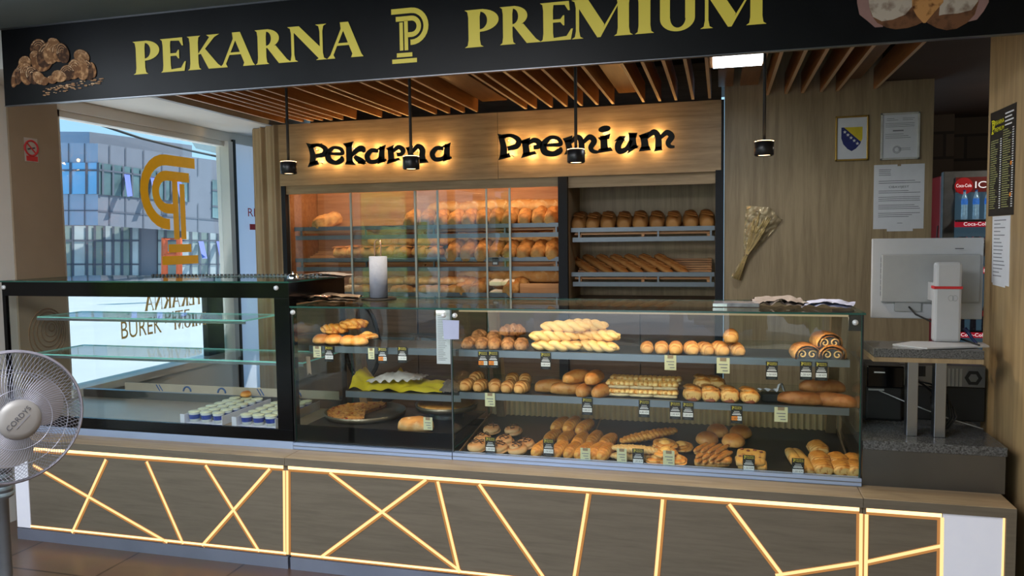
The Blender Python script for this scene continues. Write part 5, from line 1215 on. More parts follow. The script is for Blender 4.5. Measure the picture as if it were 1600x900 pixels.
bp = [Pz(1394.5, 537.5, 1.127), Pz(1449, 543.5, 1.127), Pz(1546, 540.5, 1.127), Pz(1535, 534.5, 1.127), Pz(1425, 533, 1.127)]
MB().prism(bp, (0, 0, -.006)).build('stand_base', M['wpl'], mo)
bp = [Pz(1394.5, 540.5, 1.1195), Pz(1437, 546, 1.1195), Pz(1500, 543, 1.1195), Pz(1430, 536, 1.1195)]
MB().prism(bp, (0, 0, -.0008)).build('base_foot', M['wpl'], mo)
MB().tube([(c0.x + .12, ym - .012, c1_.z - .02), (c0.x + .14, ym - .05, c1_.z - .05), (c0.x + .22, ym - .06, c1_.z - .09), (s0.x + .02, ys + .06, 1.17), (s1.x + .03, ys + .06, 1.13), (s1.x + .04, ys - .1, 1.13)], .004, 8).build('cable', M['blackm'], mo)
# receipt printer, computer, cables
t = thing('receipt_printer', 'black receipt printer in the shade under the granite shelf at left', 'printer', (.70, 3.84, .745))
MB().box(.645, .80, 3.80, 3.98, .746, 1.00).build('casing', M['blackm'], t, bevel=.01)
MB().box(.645, .80, 3.78, 3.80, .90, 1.00).build('lid', M['black'], t, bevel=.006)
MB().box(.675, .72, 3.7785, 3.7795, .968, .974).build('badge', M['paper'], t)
MB().box(.655, .72, 3.79, 3.799, .885, .893).build('paper_slot', M['pvc'], t)
t = thing('computer', 'desktop computer showing its rear ports under the granite shelf', 'computer', (.98, 3.95, .745))
MB().box(.80, 1.15, 3.86, 4.03, .90, 1.0).build('casing', M['steeld'], t, bevel=.003)
mb = MB().box(.845, .905, 3.858, 3.8605, .945, .993)
for i in range(6): mb.box(.85 + i * .009, .855 + i * .009, 3.856, 3.8585, .948, .99)
mb.build('vent_grid', M['blackm'], t)
mb = MB()
for i in range(5): mb.box(.98 + i * .016, .99 + i * .016, 3.857, 3.8605, .905, .985)
mb.build('slot_covers', M['pvc'], t)
mb = MB().disc((1.10, 3.8585, .945), .036, (1, 0, 0), (0, 0, 1), 6); mb.build('fan_grille', M['blackm'], t)
mb = MB().disc((1.10, 3.8575, .945), .020, (1, 0, 0), (0, 0, 1), 6); mb.build('fan_hub', M['steeld'], t)
tag(MB().box(.80, 1.15, 3.86, 4.04, .746, .90).build('black_box', M['blackm'], bevel=.004), 'black box the computer stands on under the granite shelf', 'box')
mb = MB()
for k, (dx_, dz_) in enumerate(((0, .0), (.012, -.02), (-.01, .03))):
    mb.tube([(.86 + dx_, 3.85, .93), (.90 + dx_, 3.70, .91 + dz_), (.945 + dx_, 3.62, .88 + dz_), (.955 + dx_, 3.60, .82), (.93 + dx_, 3.62, .765), (.89, 3.60, .755), (.90 + dx_, 3.68, .80), (.92, 3.82, .86)], .0042, 7)
tag(mb.build('cable_bundle', M['blackm']), 'bundle of black cables looping round the right steel post', 'cables')
tag(MB().tube([(.70, 3.79, .885), (.80, 3.72, .85), (.95, 3.66, .80), (1.08, 3.64, .765)], .0028, 6).build('white_cable', M['pvc']), 'thin pale cable slanting across under the granite shelf', 'cable')
tag(MB().tube([Py(1507, 513, 3.75), Py(1513, 520, 3.74), Py(1520, 530, 3.72), Py(1530, 541, 3.66)], [.010, .009, .006, .005], 8).build('cable_plug', plain('blue_plug', (30, 44, 90), .5)), 'dark blue cable plug behind the monitor base', 'cable')

# ------------------------------------------------------------------ wall items at the right
yw = 5.32
def frame_pic(lab, u0, v0, u1, v1, mt, wd):
    p, q = Py(u0, v0, yw - .02), Py(u1, v1, yw - .02)
    t = thing('picture_frame', lab, 'picture', ((p.x + q.x) / 2, yw, q.z))
    x0, x1, z0, z1 = p.x, q.x, q.z, p.z
    MB().box(x0, x1, yw - .018, yw, z0, z0 + wd).box(x0, x1, yw - .018, yw, z1 - wd, z1).box(x0, x0 + wd, yw - .018, yw, z0, z1).box(x1 - wd, x1, yw - .018, yw, z0, z1).build('frame', mt, t, bevel=.002)
    MB().box(x0 + wd, x1 - wd, yw - .008, yw - .004, z0 + wd, z1 - wd).build('sheet', M['paper'], t)
    return t, x0, x1, z0, z1
t, x0, x1, z0, z1 = frame_pic('gold framed blue and yellow shield with stars on the oak wall', 1306, 182, 1357, 250, plain('gold_frame', (176, 140, 70), .3, .8), .011)
cx, w, zt_, zb2 = (x0 + x1) / 2, .062, z1 - .07, z0 + .06
def shp(x, z): return (cx + x, 0, z)
hh = zt_ - zb2
outl = [(-w, zt_), (w, zt_), (w, zt_ - hh * .45), (w * .8, zt_ - hh * .7), (w * .4, zt_ - hh * .9), (0, zb2), (-w * .4, zt_ - hh * .9), (-w * .8, zt_ - hh * .7), (-w, zt_ - hh * .45)]
mb = MB(); mb.poly([(cx + x, yw - .0085, z) for x, z in outl]); mb.build('shield', plain('shield_blue', (30, 40, 110), .6), t)
mb = MB(); mb.poly([(cx - w * .75, yw - .0088, zt_), (cx + w, yw - .0088, zt_), (cx + w, yw - .0088, zt_ - hh * .5), (cx + w * .85, yw - .0088, zt_ - hh * .62)]); mb.build('shield_field', plain('shield_yellow', (222, 196, 40), .6), t)
mb = MB()
for i in range(5):
    k = (i + .5) / 5; sx_, sz_ = cx - w * .82 + k * w * 1.5, zt_ - hh * .13 - k * hh * .62
    mb.poly([(sx_ + (.0115 if j % 2 == 0 else .005) * math.sin(j * PI / 5), yw - .0091, sz_ + (.0115 if j % 2 == 0 else .005) * math.cos(j * PI / 5)) for j in range(10)])
mb.build('stars', M['white2'], t)
def lines(mb, x0, x1, z0, z1, n, y, seed=1, th=.24, mi=0):
    rr = random.Random(seed); dz = (z1 - z0) / n
    for i in range(n):
        z = z1 - (i + .5) * dz; e = x1 - (x1 - x0) * (rr.random() * .35 if rr.random() > .4 else 0)
        mb.box(x0, e, y, y + .0003, z - dz * th / 2, z + dz * th / 2)
t, x0, x1, z0, z1 = frame_pic('white framed certificate with a round stamp beside the shield picture', 1377, 177, 1437, 248, plain('white_frame', (196, 194, 188), .4), .012)
mb = MB(); yq = yw - .0086
lines(mb, x0 + .035, x0 + .10, z1 - .05, z1 - .03, 2, yq, 2); lines(mb, x0 + .125, x1 - .03, z1 - .05, z1 - .03, 2, yq, 3); lines(mb, x0 + .028, x1 - .03, z1 - .09, z1 - .06, 3, yq, 4); lines(mb, x0 + .07, x1 - .07, z1 - .115, z1 - .105, 1, yq, 5, .8); lines(mb, x0 + .028, x1 - .05, z1 - .16, z1 - .125, 3, yq, 6, .25); lines(mb, x0 + .10, x1 - .05, z0 + .055, z0 + .075, 2, yq, 7)
mb.build('printing', M['inkl'], t)
mb = MB(); 
for r_ in (.022, .016): mb.tube([(x0 + .095 + r_ * math.cos(i * .3), yq, z0 + .062 + r_ * math.sin(i * .3)) for i in range(21)], .0012, 4, closed=True)
mb.build('stamp', M['inkl'], t)
p, q = Py(1366, 257, yw - .005), Py(1443, 357, yw - .005)
t = thing('notice_sheet', 'large white notice headed OBAVIJEST taped on the oak wall', 'notice', ((p.x + q.x) / 2, yw, q.z))
MB().box(p.x, q.x, yw - .003, yw, q.z, p.z - .004).build('sheet', M['paper'], t)
MB().box(p.x + .08, q.x - .06, yw - .0018, yw - .0008, q.z - .015, q.z + .1).build('under_sheet', M['paper'], t)
mb = MB(); x0, x1 = p.x + .028, q.x - .022; yq = yw - .0036; H = p.z - q.z
lines(mb, x0, x0 + .07, p.z - .075, p.z - .03, 4, yq, 8, .25)
lines(mb, x0, x1, p.z - .125, p.z - .10, 2, yq, 9)
for z, n in ((.185, 2), (.235, 3), (.285, 3), (.335, 3)): lines(mb, x0, x1, p.z - z, p.z - z + .034 * n / 3, n, yq, int(z * 1000))
lines(mb, x0 + .11, x0 + .14, p.z - .375, p.z - .365, 1, yq, 3)
mb.build('printing', M['ink'], t)
MB().text('OBAVIJEST', .013, ((p.x + q.x) / 2, yq, p.z - .150), align='C', width=.115).build('heading', M['ink'], t)
MB().box((p.x + q.x) / 2 - .01, (p.x + q.x) / 2 + .01, yq, yq + .001, p.z - .015, p.z + .002).build('tape', M['kraft'], t)
# wheat bouquet in cellophane
t = thing('wheat_bouquet', 'dried wheat bouquet wrapped in shiny cellophane hanging on the oak wall', 'bouquet', Py(1185, 440, 5.29))
pa, pb = Py(1150, 436, 5.27), Py(1196, 330, 5.27); ax = (pb - pa); Lb = ax.length; ax.normalize(); sd = Vector((ax.z, 0, -ax.x))
nk = .36
def wid(s): return (.036 - .022 * (s / nk)) if s < nk else .014 + .112 * ((s - nk) / (1 - nk)) ** .8
cel = plain('cellophane', (206, 186, 146), .14, .25, var=.3, scale=26, bump=1.0); cel.node_tree.nodes['Principled BSDF'].inputs['Alpha'].default_value = .62
MB().grid(lambda s, u: pa + ax * Lb * (s + (.10 * (1 - abs(2 * u - 1.15)) - .06 * u if s > .99 else 0)) + sd * wid(s) * (2 * u - 1) + Vector((0, .03 - (.035 + .02 * s) * math.sin(PI * u) - nz((s * 9, u * 7, 0), 2.2, .03), 0)), 40, 20).build('wrapping', cel, t)
mb = MB(); rr = random.Random(4)
for i in range(16):
    k = rr.uniform(-.8, .8); e = pa + ax * Lb * rr.uniform(.75, .98) + sd * k * .07 + Vector((0, -.028, 0)); c_ = pa + ax * Lb * nk + sd * k * .01 + Vector((0, -.02, 0)); b0 = pa + ax * .0 + sd * k * .03 + Vector((0, -.012, 0))
    mb.tube([b0, c_, (c_ + e) / 2 + sd * k * .008, e], .0018, 5)
    mb.tube([e - (e - c_) * .25, e - (e - c_) * .12, e], [.003, .0065, .001], 6)
mb.build('wheat_ears', plain('wheat', (196, 168, 112), .6, var=.2), t)
MB().tube([pa + ax * Lb * nk + sd * .016 * math.cos(i * .5) + Vector((0, -.006 - .018 * math.sin(i * .5), 0)) for i in range(12)], .003, 5, closed=True).build('tie', M['kraft'], t)
# menu poster and paper on the right wall
xm = XR - .002
def wl(u, v): return Px(u, v, xm)
a, b_, c_, d_ = wl(1548, 178), wl(1588, 160), wl(1585, 335), wl(1545, 338)
t = thing('menu_poster', 'black menu poster with yellow heading and price columns on the side wall', 'poster', (XR, 3.75, 1.67))
MB().prism([(xm, 3.917, 2.126), (xm, 3.607, 2.126), (xm, 3.605, 1.670), (xm, 3.912, 1.670)], (.002, 0, 0)).build('sheet', plain('poster_black', (26, 24, 25), .4, var=.1), t)
mb = MB(); xo = xm - .0006
emblem(mb, (xo, 3.898, 2.03), (0, -1, 0), (0, 0, 1), .06); mb.text('PEKARNA', .019, (xo, 3.858, 2.065), (0, -1, 0), width=.115); mb.text('PREMIUM', .019, (xo, 3.858, 2.035), (0, -1, 0), width=.115)
mb.build('heading', plain('menu_yellow', (226, 220, 30), .5, emit=(226, 220, 30), es=.1), t)
mb, m2, m3 = MB(), MB(), MB(); rr = random.Random(2)
for col, (ya, yb2) in enumerate(((3.90, 3.765), (3.75, 3.622))):
    for i in range(34 - (0 if col else 3)):
        z = (2.03 if col else 1.998) - i * .0098
        mb.box(xo, xo + .0003, ya - .012 - rr.uniform(.04, .085), ya - .0, z - .0022, z + .0022); (m3 if col else m2).box(xo, xo + .0003, yb2, yb2 + .018, z - .0022, z + .0022)
m4 = MB()
for i in range(4): m4.box(xo, xo + .0003, 3.63 + .02 * (i % 2), 3.73, 2.095 - i * .016, 2.101 - i * .016)
mb.build('item_list', plain('menu_text', (150, 150, 96), .6), t); m2.build('price_column', M['white2'], t); m3.build('price_column', M['white2'], t); m4.build('address', M['white2'], t)
mb = MB()
for z in (1.885, 1.755): mb.poly([(xo - .0004, 3.645 + .012 * math.cos(i * PI / 4) * (1.2 if i % 2 else .8), z + .009 * math.sin(i * PI / 4)) for i in range(8)])
mb.build('sticker', M['orange'], t)
t = thing('paper_sheet', 'white printed sheet hanging below the black menu poster', 'paper', (XR, 3.7, 1.37))
MB().prism([(xm, 3.855, 1.668), (xm, 3.640, 1.668), (xm, 3.635, 1.372), (xm, 3.845, 1.378)], (.002, 0, 0)).prism([(xm + .0013, 3.835, 1.40), (xm + .0013, 3.68, 1.40), (xm + .0013, 3.68, 1.364), (xm + .0013, 3.835, 1.368)], (.0005, 0, 0)).build('sheet', M['paper'], t)
mb = MB()
for i in range(16):
    z = 1.65 - i * .016; mb.box(xo, xo + .0003, 3.70 + rr.uniform(-.03, .06), 3.83, z - .002, z + .002)
mb.build('printing', M['inkl'], t)

# ------------------------------------------------------------------ drinks fridge in the alcove
yf = 6.3
fr = thing('drinks_fridge', 'tall red and grey glass door drinks fridge in the dark alcove', 'fridge', (1.9, 6.6, 0))
fx0, fx1 = 1.565, 2.2
MB().box(fx0, fx1, yf + .06, yf + .60, .08, 2.02).build('cabinet', plain('fridge_red', (178, 42, 40), .4, var=.05), fr, bevel=.01)
MB().box(fx0, fx1, yf, yf + .06, .1, 2.045).build('grey_surround', plain('fridge_grey', (120, 124, 126), .4), fr, bevel=.01)
gx0, gx1 = Py(1490, 400, yf).x, fx1 - .06
MB().box(gx0, gx1, yf - .004, yf, .5, 1.998).build('interior', plain('fridge_inside', (44, 56, 66), .5, emit=(70, 96, 112), es=.35), fr)  # emission in the material replaces a lamp inside the fridge
hd = MB().box(gx0, gx1, yf - .012, yf - .004, 1.89, 1.998).build('header', plain('header_red', (84, 22, 20), .4, emit=(96, 22, 18), es=.4), fr, label='dark red lit header with ice lettering')
mb = MB().disc((gx0 + .052, yf - .014, 1.935), .060, (1, 0, 0), (0, 0, 1), 28); mb.build('logo_disc', plain('logo_red', (180, 28, 34), .4, emit=(180, 26, 32), es=.25), hd)
wem = plain('white_emit', (240, 240, 240), .5, emit=(255, 255, 255), es=.6)
MB().text('Coca-Cola', .024, (gx0 + .052, yf - .016, 1.927), align='C', width=.10).build('lettering', wem, hd)
MB().text('ICE', .05, (gx0 + .125, yf - .016, 1.918), width=.115).build('lettering', wem, hd)
MB().text('COLD', .05, (gx0 + .26, yf - .016, 1.918), width=.18).build('lettering', wem, hd)
for z in (1.638, 1.30, .83):
    s = MB().box(gx0, gx1, yf - .02, yf - .004, z, z + .045).build('shelf_front', plain('shelf_red', (190, 40, 60), .4, emit=(200, 40, 60), es=.35), fr)
    MB().text('Coca-Cola', .026, (gx0 + .135, yf - .022, z + .010), align='C', width=.16).build('lettering', wem, s)
    MB().box(gx0, gx1, yf - .018, yf - .004, z + .045, z + .056).build('price_rail', M['white2'], s)
bt = MB().lathe([(0, 0), (.032, 0), (.033, .05), (.031, .10), (.033, .20), (.026, .25), (.013, .29), (.013, .31)], 16); bt.m = 1; bt.lathe([(.0337, .165), (.0337, .205), (.030, .232)], 16); bt.m = 2; bt.lathe([(.015, .31), (.015, .33), (0, .33)], 12)
btm = bt.mesh('water_bottle', [plain('bottle_plastic', (150, 186, 206), .12, .2, var=.3, scale=30, emit=(130, 170, 200), es=.28), plain('bottle_label', (50, 110, 190), .4, var=.4, scale=30, emit=(60, 120, 210), es=.4), plain('bottle_cap', (60, 120, 210), .4)])  # weak emission stands for fridge light on bottles and labels
for i in range(4): item('water_bottle', btm, (gx0 + .05 + i * .075, yf - .045, 1.694), (0, 0, i), .64, nthl(i, 4, 'clear water bottle', 'on the upper fridge shelf'), 'bottle', 'water bottles in the drinks fridge')
cn = MB().lathe([(0, 0), (.03, 0), (.033, .01), (.033, .10), (.028, .115), (0, .113)], 18).mesh('can', M['chrome'])
for i in range(3): item('drink_can', cn, (gx0 + .045 + i * .085, yf - .045, 1.43), (0, 0, 0), 1.2, nthl(i, 3, 'silver drink can', 'on the fridge shelf below the bottles'), 'can', 'drink cans in the drinks fridge')
cbm = bt.mesh('cola_bottle', [plain('cola_dark', (30, 18, 16), .12, .1, emit=(60, 60, 70), es=.1), plain('cola_label', (120, 24, 30), .4, emit=(130, 24, 30), es=.2), MATS['bottle_cap']])
MB().box(gx0, gx1, yf - .085, yf - .021, 1.445 - .018, 1.43).build('can_shelf', M['steeld'], fr); MB().box(gx0, gx1, yf - .085, yf - .021, 1.675, 1.69).build('bottle_shelf', M['steeld'], fr); MB().box(gx0, gx1, yf - .085, yf - .021, .878, .888).build('bottle_shelf', M['steeld'], fr)
for i in range(4): item('cola_bottle', cbm, (gx0 + .05 + i * .075, yf - .045, .89), (0, 0, i), .62, nthl(i, 4, 'dark drink bottle', 'low in the fridge beside the monitor stand'), 'bottle', 'dark bottles in the drinks fridge')
MB().tube([(fx0 - .004, yf + .1, 1.65 - .0), (fx0 - .004, yf + .13, 1.5), (fx0 - .004, yf + .2, 1.2)], .005, 6).build('door_gasket', M['pvc'], fr)

# ------------------------------------------------------------------ pedestal fan
fc = Pd(18, 652, 2.60)
fz = fc.z
fn = thing('pedestal_fan', 'white pedestal fan with wire guard standing in the left foreground', 'fan', (fc.x, fc.y, 0))
look = (EYE - fc); look.z = 0; look.normalize()
yaw = math.atan2(look.y, look.x) + math.radians(17)
dr = Vector((math.cos(yaw), math.sin(yaw), .03)).normalized(); sd = Vector((-dr.y, dr.x, 0)).normalized(); up = dr.cross(sd).normalized(); up = -up if up.z < 0 else up
RF = .222
def fp(r, a, d): return fc + sd * r * math.cos(a) + up * r * math.sin(a) + dr * d
wire = plain('guard_wire', (168, 170, 186), .35, .55, var=.03)
def guard(name, dome_d, ph, n=64):
    mb = MB()
    for i in range(n):
        a = 2 * PI * i / n
        pts = []
        for k in range(7):
            s = k / 6; r = .052 + (RF - .052) * s; tw = ph * (1 - s)
            pts.append(fp(r, a + tw, dome_d * (1 - s ** 3)))
        mb.tube(pts, .0009, 4, caps=False)
    for r in (.10, .155): mb.tube([fp(r, i * 2 * PI / 48, dome_d * (1 - ((r - .052) / (RF - .052)) ** 3)) for i in range(48)], .0013, 4, closed=True)
    return mb.build(name, wire, fn)
guard('front_guard', .075, .62, 96); guard('rear_guard', -.085, -.62, 96)
MB().tube([fp(RF, i * 2 * PI / 64, 0) for i in range(64)], .0055, 8, closed=True).tube([fp(RF - .002, i * 2 * PI / 64, .009) for i in range(64)], .003, 6, closed=True).build('guard_rim', plain('rim_grey', (150, 148, 160), .35, .3), fn)
Mr = Matrix((sd, up, dr)).transposed()
hub = MB().lathe([(0, .010), (.045, .008), (.064, .002), (.068, -.006), (.066, -.010)], 40, fc + dr * .078, Mr).build('front_badge', plain('badge_grey', (142, 140, 138), .4, .1, var=.02), fn)
d1, d2 = (sd * math.cos(.75) + up * math.sin(.75)), (-sd * math.sin(.75) + up * math.cos(.75))
if d1.dot(R2) < 0: d1, d2 = -sd * math.cos(.75) + up * math.sin(.75), sd * math.sin(.75) + up * math.cos(.75)
MB().text('CORDYS', .0175, fc + dr * .0895 + d2 * .002, d1, d2, 'C', .094).build('lettering', M['ink'], hub)
mb = MB().line(fc + dr * .0893 - d2 * .008 - d1 * .03, fc + dr * .0893 - d2 * .008 + d1 * .03, .0035, dr); mb.build('small_print', M['inkl'], hub)
for k in range(3):
    a0 = 2 * PI * k / 3 + .3
    bl = MB().grid(lambda s, t: fp(.04 + (RF - .05 - .04) * s * (1 - .12 * abs(2 * t - 1) ** 2), a0 + (t - .5) * 1.55 * (.55 + .45 * math.sin(PI * min(1, s * .75 + .15))), -.01 + .035 * (t - .5)), 10, 12)
    bl.build('blade', plain('blade_grey', (142, 138, 138), .35, var=.02), fn)
MB().lathe([(.0, .03), (.04, .03), (.04, -.03), (0, -.03)], 24, fc, Mr).build('hub', M['pvc'], fn)
MB().lathe([(0, -.085), (.055, -.09), (.06, -.13), (.05, -.20), (.02, -.22), (0, -.22)], 24, fc, Mr).build('motor_housing', M['pvc'], fn)
pb_ = fc - dr * .14
MB().lathe([(.034, fz - .12 - .0), (.036, fz - .30), (.020, fz - .31), (.0195, .04)], 24, (pb_.x, pb_.y, 0)).lathe([(.0, fz - .02), (.03, fz - .02), (.034, fz - .12)], 24, (pb_.x, pb_.y, 0)).build('column', plain('fan_column', (104, 109, 116), .4, .1), fn)
mb = MB()
for i in range(4): mb.lathe([(.034, fz - .215 - i * .022), (.041, fz - .222 - i * .022), (.034, fz - .232 - i * .022)], 24, (pb_.x, pb_.y, 0))
mb.build('collar_ribs', plain('rib_teal', (150, 170, 182), .3), fn)
MB().lathe([(0, .045), (.05, .04), (.20, .02), (.215, .0), (0, .0)], 40, (pb_.x, pb_.y, 0)).build('base', M['pvc'], fn)

# ------------------------------------------------------------------ curtain, signs at the left
mb = MB().grid(lambda s, t: Vector((-3.66 + .36 * s, 5.52 - .17 * s + .016 * math.sin(s * 2 * PI * 4.3 + t * .8) + .008 * math.sin(s * 41 + 1), .2 + 2.3 * t)), 90, 8)
tag(mb.build('curtain', plain('curtain_beige', (176, 150, 116), .9, var=.08, scale=5)), 'beige folded curtain hanging beside the bread shelving', 'curtain')
def lw(u, v, x=XL + .014): return Px(u, v, x)
p, q = lw(37.5, 213), lw(60, 254); xo = XL + .0145
t = thing('no_smoking_sign', 'small no smoking sign with red circle on the brown pillar', 'sign', (XL, (p.y + q.y) / 2, q.z))
MB().box(XL + .012, xo, p.y, q.y, q.z + .0, p.z - .005).build('plate', plain('sign_plate', (176, 168, 160), .5), t)
cy, cz, R_ = (p.y + q.y) / 2, p.z - .064, .044
mb = MB().tube([(xo + .0008, cy + R_ * math.cos(i * .3), cz + R_ * math.sin(i * .3)) for i in range(21)], .006, 5, closed=True)
mb.line((xo + .001, cy - .030, cz + .030), (xo + .001, cy + .030, cz - .030), .010, (1, 0, 0))
mb.box(xo, xo + .001, p.y + .008, q.y - .004, q.z + .004, q.z + .034)
mb.build('red_ring', M['red'], t)
MB().line((xo + .0006, cy - .026, cz - .008), (xo + .0006, cy + .026, cz + .004), .009, (1, 0, 0)).build('cigarette', M['ink'], t)
xs_ = XL + .003
p = Px(388, 340, xs_)
t = thing('wall_notice', 'red letters RE with a bar on the white pane beside the curtain', 'sign', (XL, 5.95, 1.55))
a = Px(386.5, 338, xs_); b_ = Px(400, 325, xs_)
MB().text('REZERV', .075, (xs_ + .001, a.y + .01, a.z), (0, 1, 0), width=.50).build('lettering', M['red'], t)
MB().box(xs_, xs_ + .001, a.y + .03, 6.2, Px(390, 359, xs_).z, Px(390, 350, xs_).z).build('red_bar', M['red'], t)
# window decal, mirrored as seen from inside
xd = XL - .056
a, b_ = Px(305, 413, xd), Px(209, 240, xd)
t = thing('window_decal', 'large golden column shaped P decal on the side window glass', 'decal', (xd, a.y, a.z))
hd_ = Px(250, 240, xd).z - Px(280, 413, xd).z
mb = MB(); emblem(mb, (xd, Px(305, 330, xd).y + .015, Px(280, 413, xd).z), (0, -1, 0), (0, 0, 1), hd_)
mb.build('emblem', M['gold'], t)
t = thing('reflected_lettering', 'dark gold reflected words drawn on the low part of the side window', 'decal', (xd, 4.6, .9))  # words reflected in the case glass, drawn as lettering on the window
mb = MB(); y0_ = Px(330, 480, xd).y
brn = plain('reflection_brown', (168, 138, 84), .5, emit=(168, 138, 84), es=.25)
z_ = Px(260, 482, xd).z
word(mb, 'PEKARNA', .62, .12, (xd, 5.27, z_), (0, -1, 0), (0, 0, 1)); mb.build('lettering', brn, t)
mb = MB(); word(mb, 'PREMIUM', .60, .10, (xd, 5.55, z_ - .17), (0, -1, 0), (0, 0, 1))
mb.build('lettering', brn, t)
mb = MB().text('BUREK', .13, (xd, Px(190, 530, xd).y, Px(190, 530, xd).z), (0, 1, 0), width=.40)
mb.build('lettering', brn, t)
mb = MB().text('PITE', .085, (xd, Px(258, 505, xd).y, Px(258, 505, xd).z), (0, 1, 0), width=.28)
mb.build('lettering', brn, t)
# reflection of a coiled burek decal, drawn onto the pillar
t = thing('burek_reflection', 'round brown reflection of a coiled pastry drawn on the pillar behind the case', 'decal', (XL + .013, 3.78, .95))
mb = MB(); cb_ = Px(80, 512, XL + .0125)
for k in range(6):
    r0 = .02 + k * .022; mb.tube([(XL + .0135, cb_.y - .012 * k * .5 + r0 * 1.0 * math.cos(i * .26), cb_.z - .006 * k + r0 * 1.15 * math.sin(i * .26)) for i in range(24)], .0042, 5, closed=True)
mb.build('coil', plain('coil_brown', (118, 88, 56), .7), t)
# office chair behind the pastry case
oc = thing('office_chair', 'black framed office chair back seen through the left compartment', 'chair', (at(564, 540, 4.4), 4.45, 0))
c = Vector((at(564, 540, 4.42), 4.42, Py(564, 535, 4.42).z))
MB().tube([c + Vector((.115 * math.cos(i * .262) * (1 - .12 * math.sin(i * .262)), .02, .235 * math.sin(i * .262))) for i in range(24)], .014, 8, closed=True).build('back_frame', M['black'], oc)
MB().disc(c + Vector((0, .02, 0)), .105, (1, 0, 0), (0, 0, 1), 28, .225).build('mesh_back', plain('mesh_grey', (62, 64, 70), .8, var=.2, scale=90), oc)
MB().box(c.x - .16, c.x + .16, 4.36, 4.75, c.z - .40, c.z - .34).build('seat', M['blackm'], oc, bevel=.03)
MB().tube([(c.x, 4.5, c.z - .38), (c.x, 4.5, .1)], .025, 10).build('column', M['steeld'], oc)
mb = MB()
for i in range(5): mb.tube([(c.x, 4.5, .12), (c.x + .22 * math.cos(i * 1.257), 4.5 + .22 * math.sin(i * 1.257), .06), (c.x + .26 * math.cos(i * 1.257), 4.5 + .26 * math.sin(i * 1.257), .0)], .018, 8)
mb.build('foot_star', M['blackm'], oc)
MB().tube([(c.x, 4.44, c.z - .2), (c.x, 4.5, c.z - .38)], .02, 8).build('spine', M['blackm'], oc)

# ------------------------------------------------------------------ outside
GZ = -.7
gmat = plain('street', (196, 196, 196), .8, var=.06, scale=.6)
tag(MB().box(-140, -4.25, -60, 90, GZ - .2, GZ).build('street', gmat), 'bright sunlit pavement outside the windows', None, None, 'structure')
tag(MB().box(-140, 60, -70, -3.0, GZ - .2, GZ - .001).build('street_front', gmat), 'bright pavement before the shop front', None, None, 'structure')
bl = thing('office_building', 'modern grey panelled building with window bands across the street', 'building', Pd(156, 440, 43))
n1 = Vector((_f.x, _f.y, 0)).normalized(); C0 = Pd(153, 352, 43); C1 = Pd(354, 366, 53.7)
n2 = Vector((-(C1 - C0).y, (C1 - C0).x, 0)).normalized()
def fL(u, v, d=0): return Pp(u, v, C0 - n1 * d, n1)
def fR(u, v, d=0):
    p0 = C0 + (n2 if (n2.dot(C0 - EYE) < 0) else -n2) * d; return Pp(u, v, p0, n2)
pl = plain('panel_light', (150, 162, 182), .6, var=.05, scale=.8); pd_ = plain('panel_unlit', (112, 116, 128), .6, var=.05, scale=.8)  # one panelling in two tones: light on the left faces painted in
jn = plain('panel_joint', (84, 90, 104), .7)
def quad(f, u0, v0, u1, v1, v2, v3, mb, d=0):
    """u0..u1, left edge v0(top)->v3(bottom), right edge v1->v2"""
    mb.poly([f(u0, v0, d), f(u1, v1, d), f(u1, v2, d), f(u0, v3, d)])
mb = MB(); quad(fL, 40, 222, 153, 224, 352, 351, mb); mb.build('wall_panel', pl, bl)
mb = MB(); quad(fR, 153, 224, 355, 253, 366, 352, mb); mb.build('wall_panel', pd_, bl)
mb = MB(); mb.poly([fL(40, 205, -4), fL(140, 206, -4), fL(140, 226, -4), fL(40, 226, -4)]); mb.build('roof_storey', pl, bl)
mb = MB(); mb.poly([fL(140, 206, -3.5), fR(300, 227, -3), fR(300, 250, -3), fL(140, 232, -3.5)]); mb.build('roof_storey', pd_, bl)
mb = MB()
for v in (329, 302.5): mb.line(fL(40, v, .05), fL(153, v, .05), .06, n1)
for u in (107, 132): 
    mb.line(fL(u, 224, .05), fL(u, 254, .05), .06, n1); mb.line(fL(u, 303, .05), fL(u, 352, .05), .06, n1)
def rv(u, a, b_): return a + (b_ - a) * (u - 153) / 201
for u in (172, 197, 225, 254, 282, 310): mb.line(fR(u, rv(u, 224, 253), .05), fR(u, rv(u, 254, 281), .05), .07, n2); mb.line(fR(u, rv(u, 304, 322), .05), fR(u, rv(u, 352, 366), .05), .07, n2)
mb.line(fR(153, 329, .05), fR(354, 345, .05), .07, n2)
mb.build('panel_joints', jn, bl)
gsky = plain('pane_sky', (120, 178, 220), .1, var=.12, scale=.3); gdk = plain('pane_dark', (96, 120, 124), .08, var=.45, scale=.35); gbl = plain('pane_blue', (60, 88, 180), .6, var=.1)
for u0, u1 in ((60, 84), (86, 109), (111, 134), (136, 152)):
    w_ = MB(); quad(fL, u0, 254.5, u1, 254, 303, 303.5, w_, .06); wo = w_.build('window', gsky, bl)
    MB().line(fL(u0, 266, .1), fL(u1, 266, .1), .10, n1).line(fL(u1 + 1, 254, .1), fL(u1 + 1, 303, .1), .14, n1).build('window_bars', jn, wo)
ed = [153, 161, 177, 193, 207, 221, 235, 247, 258, 268, 282, 296]
